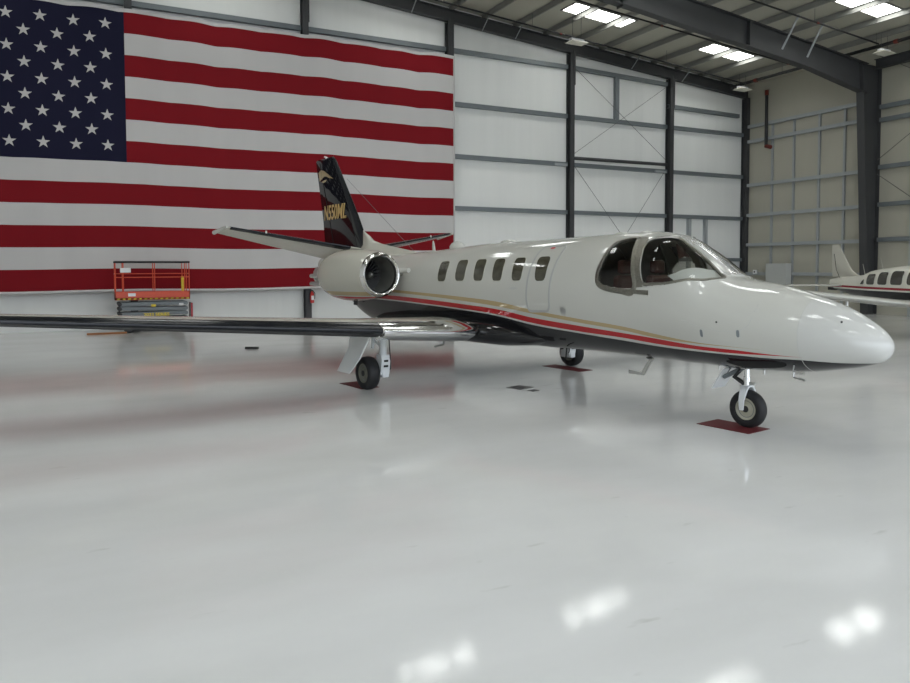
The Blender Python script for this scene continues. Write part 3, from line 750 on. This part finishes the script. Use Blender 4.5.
# engines
for s in (-1, 1):
    ax = V((-6.89, 1.40 * s, 1.95))
    D_ = V((-1, 0, -.012)).normalized()
    prof = [(.10, .437), (.25, .468), (.55, .505), (1.0, .53), (1.35, .53), (1.65, .50), (1.88, .45), (2.02, .39), (2.11, .32), (2.14, .26)]
    bm = NB(); lathe(bm, prof, ax, D_, 56); bmesh.ops.recalc_face_normals(bm, faces=bm.faces); nac = obj('engine_nacelle', bm, 'nacelle', jet, 50)
    bm = NB(); lathe(bm, [(.10, .437), (.05, .425), (.015, .408), (0, .388), (.012, .366), (.05, .348), (.10, .338)], ax, D_, 56); bmesh.ops.recalc_face_normals(bm, faces=bm.faces); obj('intake_lip', bm, 'chrome', nac, 60)
    bm = NB(); lathe(bm, [(.10, .338), (.3, .325), (.75, .33)], ax, D_, 48); obj('intake_duct', bm, 'duct', nac, 60)
    bm = NB(); lathe(bm, [(.74, .33), (.745, .02)], ax, D_, 40); obj('fan_backplate', bm, 'dark', nac)
    fan = NB(); x_, y_ = frame_of(D_)
    for k_ in range(24):
        a = 2 * PI * k_ / 24
        e = x_ * math.cos(a) + y_ * math.sin(a); tgt = D_.cross(e)
        c0, c1 = ax + D_ * .60 + e * .09, ax + D_ * .60 + e * .325
        q = [c0 - tgt * .008, c0 + tgt * .012 + D_ * .1, c1 + tgt * .040 + D_ * .07, c1 - tgt * .028]
        off = D_ * .006
        rings(fan, [q, [p + off for p in q]])
    obj('fan', fan, 'fan', nac)
    bm = NB(); lathe(bm, [(.36, .004), (.39, .045), (.46, .085), (.58, .11), (.66, .11)], ax, D_, 24); obj('spinner', bm, 'alu', nac, 60)
    bm = NB(); lathe(bm, [(2.05, .25), (2.15, .255), (2.4, .235), (2.6, .21), (2.61, .19), (2.4, .18), (2.2, .1)], ax, D_, 40); bmesh.ops.recalc_face_normals(bm, faces=bm.faces); ex = obj('exhaust_nozzle', bm, 'alu', nac, 45)
    for dz in (.17, -.17):
        bm = NB(); p = ax + D_ * 2.05 + V((0, .22 * s, dz * .5 - .1)); tube(bm, [p, p + D_ * .62], [.06, .045], 10); obj('reverser_link', bm, 'alu', ex, 50)
    # pylon
    bm = NB(); rings(bm, [airfoil((-7.15, y * s, 1.97), 2.1, .24) for y in (.6, 1.02)]); bmesh.ops.recalc_face_normals(bm, faces=bm.faces); obj('engine_pylon', bm, 'white', nac, 50)
    bm = NB(); tube(bm, [(-7.9, 1.42 * s, 1.43), (-7.92, 1.42 * s, 1.33)], .045, 8); obj('drain_vent', bm, 'blackp', nac)
    bm = NB(); tube(bm, [(-7.1, .93 * s, 2.02), (-6.72, .90 * s, 2.03)], [.07, .05], 10); obj('ram_inlet', bm, 'white', nac, 50)

# landing gear
def wheel(parent, c, r, w, hubm='hub'):
    c = V(c); wb = bpy.data.objects.new('wheel', None); C.objects.link(wb); wb.parent = parent; wb.location = c
    bm = NB(); hr = r * .58
    lathe(bm, [(-w * .42, hr), (-w * .5, hr * 1.12), (-w * .5, r * .82), (-w * .40, r * .94), (-w * .2, r * .992), (0, r), (w * .2, r * .992), (w * .40, r * .94), (w * .5, r * .82), (w * .5, hr * 1.12), (w * .42, hr)], (0, 0, 0), (0, 1, 0), 48); bmesh.ops.recalc_face_normals(bm, faces=bm.faces)
    obj('tyre', bm, 'tyre', wb, 40)
    bm = NB()
    for sg in (-1, 1):
        lathe(bm, [(.40 * w * sg, hr * 1.02), (.43 * w * sg, hr * .95), (.32 * w * sg, hr * .78), (.30 * w * sg, hr * .5), (.40 * w * sg, hr * .33), (.42 * w * sg, .001)], (0, 0, 0), (0, 1, 0), 32)
        for k_ in range(8):
            a = 2 * PI * k_ / 8; p = V((math.cos(a) * hr * .63, .30 * w * sg, math.sin(a) * hr * .63)); tube(bm, [p, p + V((0, .04 * w * sg, 0))], hr * .07, 8)
    obj('hub', bm, hubm, wb, 40)
    bm = NB(); tube(bm, [(0, -.44 * w, 0), (0, .44 * w, 0)], hr * .30, 20); tube(bm, [(0, -.47 * w, 0), (0, .47 * w, 0)], hr * .14, 14); obj('axle_cap', bm, 'panelgrey', wb, 40)
    bm = NB()
    for sg in (-1, 1): lathe(bm, [(.315 * w * sg, hr * .80), (.325 * w * sg, hr * .74), (.31 * w * sg, hr * .70)], (0, 0, 0), (0, 1, 0), 32)
    obj('hub_groove', bm, 'liftgrey', wb, 40)
    return wb
def gear(name):
    g = bpy.data.objects.new(name, None); C.objects.link(g); g.parent = jet; return g
ng = gear('nose_gear')
wheel(ng, (0, 0, .247), .247, .15)
bm = NB(); tube(bm, [(-.02, 0, .95), (-.02, 0, .62)], .034, 16); tube(bm, [(-.02, 0, .66), (-.02, 0, .54)], .045, 16); obj('strut', bm, 'chrome', ng, 40)
bm = NB()
arch = lambda y: [(-.02, y, .545)]
path = [(-.03, -.105, .235), (-.03, -.108, .36), (-.01, -.10, .47), (-.015, -.06, .53), (-.02, 0, .55), (-.015, .06, .53), (-.01, .10, .47), (-.03, .108, .36), (-.03, .105, .235)]
secs = []
for i, p in enumerate(path):
    p = V(p); a = V(path[max(i - 1, 0)]); b = V(path[min(i + 1, 8)]); d = (b - a).normalized(); nrm = V((1, 0, 0)).cross(d).normalized()
    hw_ = .024 + .03 * abs(math.sin(PI * i / 8))
    secs.append([p + V((1, 0, 0)) * u * hw_ + nrm * v_ * .014 for u, v_ in ((-1, -1), (1, -1), (1, 1), (-1, 1))])
rings(bm, secs); bmesh.ops.recalc_face_normals(bm, faces=bm.faces); obj('fork', bm, 'gearw', ng, 40)
bm = NB(); tube(bm, [(-.05, -.03, .56), (-.20, -.03, .64), (-.10, -.03, .76)], .018, 8); tube(bm, [(-.05, .03, .56), (-.20, .03, .64), (-.10, .03, .76)], .018, 8); obj('torque_link', bm, 'panelgrey', ng, 40)
bm = NB(); tube(bm, [(-.06, .0, .78), (-.36, .0, .62)], .03, 8); tube(bm, [(-.26, .05, .80), (-.42, .05, .6)], .02, 8); obj('drag_brace', bm, 'liftgrey', ng, 40)
bm = NB(); box(bm, (.02, -.02, .56), (.1, .02, .60), .008); obj('tow_lug', bm, 'alu', ng)
bm = NB(); box(bm, (-.17, -.15, -.012), (.17, .15, .012), .008, Matrix.Translation((-.40, .06, .60)) @ Matrix.Rotation(R(-58), 4, 'Y')); obj('gear_door', bm, 'gearw', ng)
bm = NB(); patch(bm, smooth_poly([(-.03, -.86), (.32, -.80), (.66, -.77), (.72, -.88), (.60, -1.02), (.26, -1.12), (.05, -1.03)], 5), .003, nr=4); obj('gear_bay_shade_patch', bm, 'dark', fus)  # black patch laid on the skin, stands in for the shaded bay opening
for s in (-1, 1):
    mg = gear('main_gear')
    wheel(mg, (-5.61, 2.46 * s, .285), .285, .22, 'hubd')
    ys = 2.25 * s
    bm = NB(); tube(bm, [(-5.45, ys, 1.0), (-5.45, ys, .60)], .065, 16); tube(bm, [(-5.45, ys, .63), (-5.45, ys, .59)], .07, 16); obj('strut', bm, 'gearw', mg, 40)
    bm = NB()
    rings(bm, [[V((x + a, ys + b, z)) for a, b in ((-.09, -.085), (.09, -.085), (.09, .085), (-.09, .085))] for x, z in ((-5.45, .60), (-5.44, .50), (-5.46, .36), (-5.48, .26))]); box(bm, (-5.68, ys - .06, .21), (-5.36, ys + .07, .36), .02)
    obj('trailing_link', bm, 'gearw', mg, 40)
    bm = NB(); tube(bm, [(-5.61, ys - .02 * s, .285), (-5.61, 2.40 * s, .285)], .04, 12); obj('axle', bm, 'alu', mg, 40)
    for zz in (.50, .41):
        bm = NB(); box(bm, (-5.38, ys - .04, zz - .017), (-5.345, ys + .04, zz + .017)); obj('hole_shade_block', bm, 'dark', mg)  # solid dark block painted as the shade inside a lightening cut-out
    bm = NB(); tube(bm, [(-5.36, ys - .06 * s, .95), (-5.35, ys - .08 * s, .6), (-5.37, ys - .1 * s, .36), (-5.45, ys - .06 * s, .27)], .010, 8); obj('brake_hose', bm, 'blackp', mg, 40)
    bm = NB(); tube(bm, [(-5.5, ys, .72), (-5.75, (2.40) * s, .98)], .022, 8); tube(bm, [(-5.62, 2.36 * s, .70), (-5.6, 2.34 * s, .98)], .03, 8); obj('side_brace', bm, 'gearw', mg, 40)
    bm = NB()   # door plate hung outboard of the wheel
    pts = [(-5.30, .93), (-5.92, .93), (-5.96, .84), (-5.88, .74), (-6.05, .30), (-5.62, .30), (-5.42, .56)]
    rings(bm, [[V((x, (2.58 + (.93 - z) * .34 + t) * s, z)) for x, z in pts] for t in (0, .025)]); bmesh.ops.recalc_face_normals(bm, faces=bm.faces); obj('gear_door', bm, 'gearw', mg)

# ------------------------------------------------------------------ mats and small things on the floor
def J(p):   # jet axes -> hangar axes
    return Matrix.Rotation(-PSI, 4, 'Z') @ V(p)
for nm, c, sx, sy, lab in (('floor_mat', (-.15, -.11, 0), .76, .48, 'dark red mat under the nose wheel of the jet'),
                           ('floor_mat', (-6.08, -2.37, 0), .80, .36, 'dark red mat under the main wheel beside the hanging gear door'),
                           ('floor_mat', (-5.41, 2.12, 0), 1.08, .38, 'dark red mat under the main wheel seen beneath the belly')):
    bm = NB(); box(bm, (-sx / 2, -sy / 2, .0), (sx / 2, sy / 2, .006))
    o = obj(nm, bm, 'redmat'); o.location = J(c); o.location.z = .0005; o.rotation_euler.z = -PSI
    tag(o, lab, 'mat', 'red mats under the wheels')
for x, y, sx, sy, lab in ((-.95, 4.07, .36, .32, 'larger grey square cover plate on the floor below the jet'), (-.91, 3.70, .17, .13, 'smaller grey cover plate on the floor next to the larger plate')):
    bm = NB(); box(bm, (-sx / 2, -sy / 2, .0), (sx / 2, sy / 2, .004)); o = obj('cover_plate', bm, 'plate'); o.location = (x, y, .0005); o.rotation_euler.z = .35
    tag(o, lab, 'floor plate')
bm = NB(); rings(bm, [[(x, -.06, 0), (x, .06, 0), (x, .045, .05), (x, -.03, .06)] for x in (-.16, -.1, .12, .17)])
o = obj('wheel_chock', bm, 'blackp'); o.location = (-3.85, 12.4, .0005); o.rotation_euler.z = -.5; tag(o, 'small black chock lying alone on the floor beyond the wing', 'chock')
bm = NB(); box(bm, (-.57, -.08, 0), (.57, .08, .05), .005)
o = obj('wooden_plank', bm, 'wood'); o.location = (-7.03, 18.84, .0005); o.rotation_euler.z = -.01; tag(o, 'brown wooden plank on the floor in front of the flag wall', 'plank')

# fire extinguisher on a column, boxes on the side wall
ext = thing('fire_extinguisher', 'red fire extinguisher on the column below the flag hem', 'fire extinguisher', (.0, 20.315, .74))
bm = NB(); box(bm, (-.03, .05, .1), (.03, .09, .4)); obj('mounting_bracket', bm, 'blackp', ext)
bm = NB(); lathe(bm, [(0, .03), (.01, .075), (.36, .075), (.42, .04), (.45, .02)], (0, 0, 0), (0, 0, 1), 20, cap=True); obj('cylinder_body', bm, 'redgloss', ext, 40)
bm = NB(); box(bm, (-.02, -.08, .45), (.02, .05, .49), .005); obj('handle', bm, 'blackp', ext)
bm = NB(); box(bm, (-.05, -.079, .12), (.05, -.07, .28)); obj('paper_label', bm, 'whitep', ext)
bm = NB(); tube(bm, [(.03, -.03, .46), (.1, -.03, .36), (.09, -.02, .15)], .014, 8); obj('hose', bm, 'blackp', ext)
pb = thing('electrical_panel', 'pale grey electrical box low on the studded side wall', 'electrical box', (XB - .40, 18.22, .9))
bm = NB(); box(bm, (-.18, -.6, 0), (.19, .6, 1.3), .01); obj('cabinet', bm, 'box', pb)
bm = NB(); box(bm, (-.2, -.56, .04), (-.175, .56, 1.26), .005); obj('door', bm, 'box', pb)
so = thing('wall_outlet', 'small white outlet box on the side wall near the corner', 'outlet', (XB - .24, 19.75, 1.68))
bm = NB(); box(bm, (-.05, -.1, 0), (.05, .1, .2), .01); obj('outlet_box', bm, 'whitep', so)
bm = NB(); box(bm, (-.056, -.04, .06), (-.049, .04, .14)); obj('socket', bm, 'blackp', so)

# ------------------------------------------------------------------ scissor lift
sl = thing('scissor_lift', 'orange scissor lift with grey folded arms parked against the flag', 'scissor lift', (-5.64, 19.35, 0))
hx, hy = 1.13, .38
bm = NB(); box(bm, (-1.0, -.36, .12), (1.0, .36, .36), .03); obj('chassis', bm, 'liftgrey', sl)
for a in (-.75, .75):
    for b in (-.36, .36):
        bm = NB(); lathe(bm, [(-.06, .01), (-.06, .15), (-.04, .17), (.04, .17), (.06, .15), (.06, .01)], (a, b, .17), (0, 1, 0), 24, cap=True); wo = obj('wheel', bm, 'tyre', sl, 40)
for i in range(4):
    z0 = .38 + i * .16
    for b in (-.33, .33):
        for sg in (1, -1):
            bm = NB(); e = .014 * sg
            rings(bm, [[(x_, b + yy, z0 + zz + e * x_ / 1.0) for yy, zz in ((-.025, 0), (.025, 0), (.025, .115), (-.025, .115))] for x_ in (-1.0, 0, 1.0)])
            if sg == (1 if i % 2 else -1): obj('scissor_arm', bm, 'liftgrey', sl)
            else: bm.free()
    for xx in (-1.0, 1.0):
        bm = NB(); tube(bm, [(xx, -.36, z0 + .06), (xx, .36, z0 + .06)], .065, 12); obj('arm_pivot', bm, 'liftgrey' if xx > 0 else 'blackp', sl, 40)
bm = NB(); box(bm, (-hx, -hy, 1.06), (hx, hy, 1.12)); pf = obj('platform', bm, 'orange', sl)
bm = NB()
for lo, hi in (((-hx, -hy, 1.05), (hx, -hy + .02, 1.31)), ((-hx, hy - .02, 1.05), (hx, hy, 1.31)), ((-hx, -hy, 1.05), (-hx + .02, hy, 1.31)), ((hx - .02, -hy, 1.05), (hx, hy, 1.31))): box(bm, lo, hi)
tb = obj('toe_board', bm, 'orange', pf)
bm = NB()
for i in range(14):
    x_ = -1.08 + i * .16
    rings(bm, [[(x_, -hy - yy, 1.065), (x_ + .08, -hy - yy, 1.065), (x_ + .10, -hy - yy, 1.105), (x_ + .02, -hy - yy, 1.105)] for yy in (.001, .006)])
obj('hazard_stripe', bm, 'yellow', pf)
bm = NB(); box(bm, (-.75, -hy - .006, 1.17), (-.53, -hy, 1.27)); obj('white_decal', bm, 'whitep', pf)
for a in (-hx + .02, -hx + .25, 0.05, hx - .16, hx - .02):
    for b in (-hy + .02, hy - .02):
        if abs(a) < .3 and False: continue
        bm = NB(); tube(bm, [(a, b, 1.28), (a, b, 2.26)], .015, 8); obj('rail_post', bm, 'orange', sl, 40)
for z_ in (1.80,):
    for b, z_ in ((-hy + .02, 1.78), (hy - .02, 1.89)):
        bm = NB(); tube(bm, [(-hx + .02, b, z_), (hx - .02, b, z_)], .015, 8); obj('mid_rail', bm, 'orange', sl, 40)
    for a in (-hx + .02, hx - .02):
        bm = NB(); tube(bm, [(a, -hy + .02, z_), (a, hy - .02, z_)], .019, 8); obj('mid_rail', bm, 'orange', sl, 40)
for b in (-hy + .02, hy - .02):
    bm = NB(); tube(bm, [(-hx, b, 2.27), (hx, b, 2.27)], .035, 10); obj('padded_top_rail', bm, 'blackp', sl, 40)
for a in (-hx + .02, hx - .02):
    bm = NB(); tube(bm, [(a, -hy + .02, 2.27), (a, hy - .02, 2.27)], .032, 10); obj('padded_top_rail', bm, 'blackp', sl, 40)
bm = NB(); box(bm, (-.97, -hy - .02, 1.93), (-.66, -hy + .04, 2.08), .01); obj('control_box', bm, 'whitep', sl)
bm = NB(); box(bm, (.92, .1, 1.3), (1.0, .18, 1.8), .01); obj('manual_tube', bm, 'yellow', sl)
bm = NB(); box(bm, (1.16, -.3, .36), (1.22, .3, .92), .01); obj('entry_ladder', bm, 'redstripe', sl)
bm = NB(); box(bm, (-.07, -.372, .82), (.07, -.356, .90)); obj('yellow_decal', bm, 'yellow', sl)
bm = NB(); box(bm, (.78, -.372, .84), (.92, -.356, .92)); obj('white_decal', bm, 'whitep', sl)
cu = bpy.data.curves.new('t', 'FONT'); cu.body = '2033 SERIES'; cu.size = .135; cu.extrude = .002; cu.align_x = 'CENTER'; cu.offset = .004
to = bpy.data.objects.new('tmp', cu); C.objects.link(to); bpy.context.view_layer.update()
me = bpy.data.meshes.new_from_object(to.evaluated_get(bpy.context.evaluated_depsgraph_get())); bpy.data.objects.remove(to)
xw = max(v.co.x for v in me.vertices) - min(v.co.x for v in me.vertices)
for v in me.vertices: v.co = V((v.co.x * .78 / xw + .09, -.363 - v.co.z, .525 + v.co.y))
me.materials.clear(); me.materials.append(M['yellow']); o = bpy.data.objects.new('series_lettering', me); C.objects.link(o); o.parent = sl

# ------------------------------------------------------------------ propeller airplane by the side wall
pa = thing('propeller_airplane', 'white low wing propeller airplane with red stripe behind the nose of the jet', 'airplane', (15.92, 10.45, 0), R(247))
PS = [(0.05, .10, 1.62, 1.30), (.6, .17, 1.70, 1.22), (1.4, .27, 1.74, 1.10), (2.1, .40, 1.80, 1.0), (2.7, .52, 1.95, .92), (3.45, .59, 2.03, .88), (4.3, .61, 2.09, .86), (5.3, .61, 2.09, .86), (5.9, .59, 1.86, .87), (6.8, .52, 1.72, .92), (7.6, .42, 1.62, 1.0), (7.95, .25, 1.5, 1.12)]
px_ = [p[0] for p in PS]; pW, pT, pB = pch(px_, [p[1] for p in PS]), pch(px_, [p[2] for p in PS]), pch(px_, [p[3] for p in PS])
def phull(x, ph, off=0):
    w, t, b = pW(x) + off, pT(x) + off, pB(x) - off
    c, s_ = math.cos(ph), math.sin(ph); e = .72
    return V((x, -w * math.copysign(abs(c) ** e, c), (t + b) / 2 + (t - b) / 2 * math.copysign(abs(s_) ** e, s_)))
m2 = mat('white_paint_dark_belly', (.70, .69, .62), .25, spec=.3); nt = m2.node_tree
tc = nt.nodes.new('ShaderNodeTexCoord'); sp = nt.nodes.new('ShaderNodeSeparateXYZ'); nt.links.new(tc.outputs['Object'], sp.inputs[0])
cr = nt.nodes.new('ShaderNodeValToRGB'); cr.color_ramp.interpolation = 'CONSTANT'
dv = nt.nodes.new('ShaderNodeMath'); dv.operation = 'DIVIDE'; dv.inputs[1].default_value = 3; nt.links.new(sp.outputs['Z'], dv.inputs[0]); nt.links.new(dv.outputs[0], cr.inputs[0])
els = cr.color_ramp.elements; els[0].color = (.012, .012, .016, 1); els[0].position = 0
els[1].position = 1.31 / 3; els[1].color = (.70, .69, .62, 1)
for p_, c_ in ((1.35, (.30, .012, .025, 1)), (1.42, (.70, .69, .62, 1))): e = els.new(p_ / 3); e.color = c_
nt.links.new(cr.outputs[0], nt.nodes['Principled BSDF'].inputs['Base Color'])
M['piper'] = m2
bm = NB(); xs_ = [.05 + 7.9 * i / 90 for i in range(91)]
rings(bm, [[phull(x, 2 * PI * i / 48) for i in range(48)] for x in xs_]); bmesh.ops.recalc_face_normals(bm, faces=bm.faces)
pf_ = obj('fuselage', bm, 'piper', pa, 50)
def pwin(name, x0, x1, z0, z1, m, cut0=0):
    poly = round_rect([(x0, z0), (x1, z0), (x1, z1), (x0 + cut0, z1 - (.0 if not cut0 else .06))], .2, 4)
    bm = NB(); n_ = len(poly); cx, cz = sum(p[0] for p in poly) / n_, sum(p[1] for p in poly) / n_
    def sk(x, z):
        t, b, w = pT(x), pB(x), pW(x); s_ = max(-1, min(1, (z - (t + b) / 2) / ((t - b) / 2))); s_ = math.copysign(abs(s_) ** (1 / .72), s_)
        c = math.sqrt(max(0, 1 - s_ * s_)); return V((x, -(w * c ** .72) - .006, z))
    prev = None; ctr = bm.verts.new(sk(cx, cz))
    for r_ in range(1, 5):
        cur = [bm.verts.new(sk(cx + (a - cx) * r_ / 4, cz + (b - cz) * r_ / 4)) for a, b in poly]
        for i in range(n_):
            j = (i + 1) % n_
            bm.faces.new((ctr, cur[i], cur[j])) if prev is None else bm.faces.new((prev[i], cur[i], cur[j], prev[j]))
        prev = cur
    bmesh.ops.recalc_face_normals(bm, faces=bm.faces); obj(name, bm, m, pa, 60)
pwin('side_window', 2.36, 2.62, 1.50, 1.67, 'wood_d', .14)
pwin('side_window', 2.80, 3.25, 1.50, 1.83, 'wood_d'); pwin('side_window', 3.43, 3.88, 1.51, 1.89, 'wood_d'); pwin('side_window', 4.06, 4.58, 1.52, 1.93, 'wood_d'); pwin('side_window', 4.78, 5.4, 1.53, 1.95, 'wood_d')
def pwing(name, secs, m, vert=False):
    bm = NB(); rings(bm, [airfoil(*s_, vert=vert) for s_ in secs]); bmesh.ops.recalc_face_normals(bm, faces=bm.faces); return obj(name, bm, m, pa, 50)
for s in (-1, 1):
    pwing('wing', [((5.55, .3 * s, .98), 1.75, .24), ((5.25, .9 * s, 1.0), 1.6, .24), ((5.2, 4.5 * s, 1.40), 1.45, .20), ((5.1, 4.85 * s, 1.44), 1.2, .06)], 'white')
    pwing('stabilator', [((1.0, .05 * s, 1.42), .95, .09), ((.95, 1.9 * s, 1.42), .8, .07), ((.85, 2.0 * s, 1.42), .6, .02)], 'white')
pwing('fin', [((2.2, 0, 1.70), 2.1, .10), ((1.55, 0, 1.78), 1.5, .12), ((1.22, 0, 1.93), 1.17, .12), ((1.05, 0, 2.1), 1.02, .11), ((.46, 0, 2.80), .44, .06), ((.42, 0, 2.83), .36, .02)], 'cream', True)
bm = NB(); tube(bm, [(.28, -.075, 2.5), (.42, -.075, 1.95), (.75, -.12, 1.6), (1.1, -.2, 1.45)], .008, 6); obj('rudder_gap', bm, 'blackp', pa)
bm = NB(); box(bm, (.0, -.12, 1.24), (.5, .12, 1.34)); obj('tail_skid', bm, 'panelgrey', pa)
for x in (2.0, 2.9):
    bm = NB(); z = pT(x); tube(bm, [(x, -.05, z - .02), (x - .14, -.05, z + .36)], [.012, .006], 6); obj('whip_antenna', bm, 'cream', pa)
for x, y in ((4.65, -2.3), (4.65, 2.3), (7.1, 0)):
    g = bpy.data.objects.new('landing_gear', None); C.objects.link(g); g.parent = pa
    bm = NB(); tube(bm, [(x, y, 1.12), (x, y, .3)], .04, 10); obj('strut', bm, 'alu', g, 40)
    bm = NB(); lathe(bm, [(-.075, .09), (-.085, .15), (-.05, .21), (0, .22), (.05, .21), (.085, .15), (.075, .09)], (x, y + .13, .22), (0, 1, 0), 28, cap=True); obj('tyre', bm, 'tyre', g, 40)
    bm = NB(); tube(bm, [(x, y, .3), (x, y, .22), (x, y + .06, .22)], .03, 8); obj('axle', bm, 'alu', g, 40)
bm = NB(); lathe(bm, [(0, .25), (.12, .2), (.28, .08), (.33, .01)], (7.95, 0, 1.3), (1, 0, 0), 24); obj('spinner', bm, 'alu', pa, 50)
bm = NB()
for a in (0, PI):
    e = V((0, math.cos(a + .5), math.sin(a + .5))); t_ = V((1, 0, 0)).cross(e)
    rings(bm, [[V((8.07, 0, 1.3)) + e * r_ + t_ * u * w_ + V((1, 0, 0)) * v_ * .012 for u, v_ in ((-1, -1), (1, -1), (1, 1), (-1, 1))] for r_, w_ in ((.1, .05), (.5, .08), (1.0, .03))])
obj('propeller', bm, 'blackp', pa)

# ------------------------------------------------------------------ camera
cam = bpy.data.cameras.new('camera'); co = bpy.data.objects.new('camera', cam); C.objects.link(co)
cam.sensor_width = 36; cam.lens = 736.497 * 36 / 910; cam.shift_y = -42.507 / 910; cam.clip_end = 500
yaw, pit, rol = R(63.15812596), R(-2.548025175), R(-.160345112)
d = V((math.cos(pit) * math.cos(yaw), math.cos(pit) * math.sin(yaw), math.sin(pit)))
r = V((math.sin(yaw), -math.cos(yaw), 0)); u = r.cross(d)
r2 = r * math.cos(rol) + u * math.sin(rol); u2 = -r * math.sin(rol) + u * math.cos(rol)
mw = Matrix((r2, u2, -d)).transposed().to_4x4(); mw.translation = (-7.69252119, -6.76442574, 2.10774217)
co.matrix_world = mw
bpy.context.scene.camera = co

# ------------------------------------------------------------------ light: overcast daylight through the open door and the skylights
w = bpy.data.worlds.new('world'); bpy.context.scene.world = w; w.use_nodes = True
bg = w.node_tree.nodes['Background']; bg.inputs[0].default_value = (.87, .95, 1.05, 1); bg.inputs[1].default_value = 3.2
la = bpy.data.lights.new('door_portal', 'AREA'); la.shape = 'RECTANGLE'; la.size = 33.5; la.size_y = 8.6; la.cycles.is_portal = True
lo_ = bpy.data.objects.new('door_portal', la); C.objects.link(lo_); lo_.location = (2.75, YF, 4.3); lo_.rotation_euler = (R(90), 0, 0)
sc = bpy.context.scene
sc.view_settings.view_transform = 'Standard'; sc.view_settings.look = 'None'; sc.view_settings.gamma = 1
sc.view_settings.use_curve_mapping = False; sc.view_settings.exposure = -0.06
sc.cycles.max_bounces = 8; sc.cycles.diffuse_bounces = 5; sc.cycles.use_denoising = True
sc.cycles.sample_clamp_indirect = 8
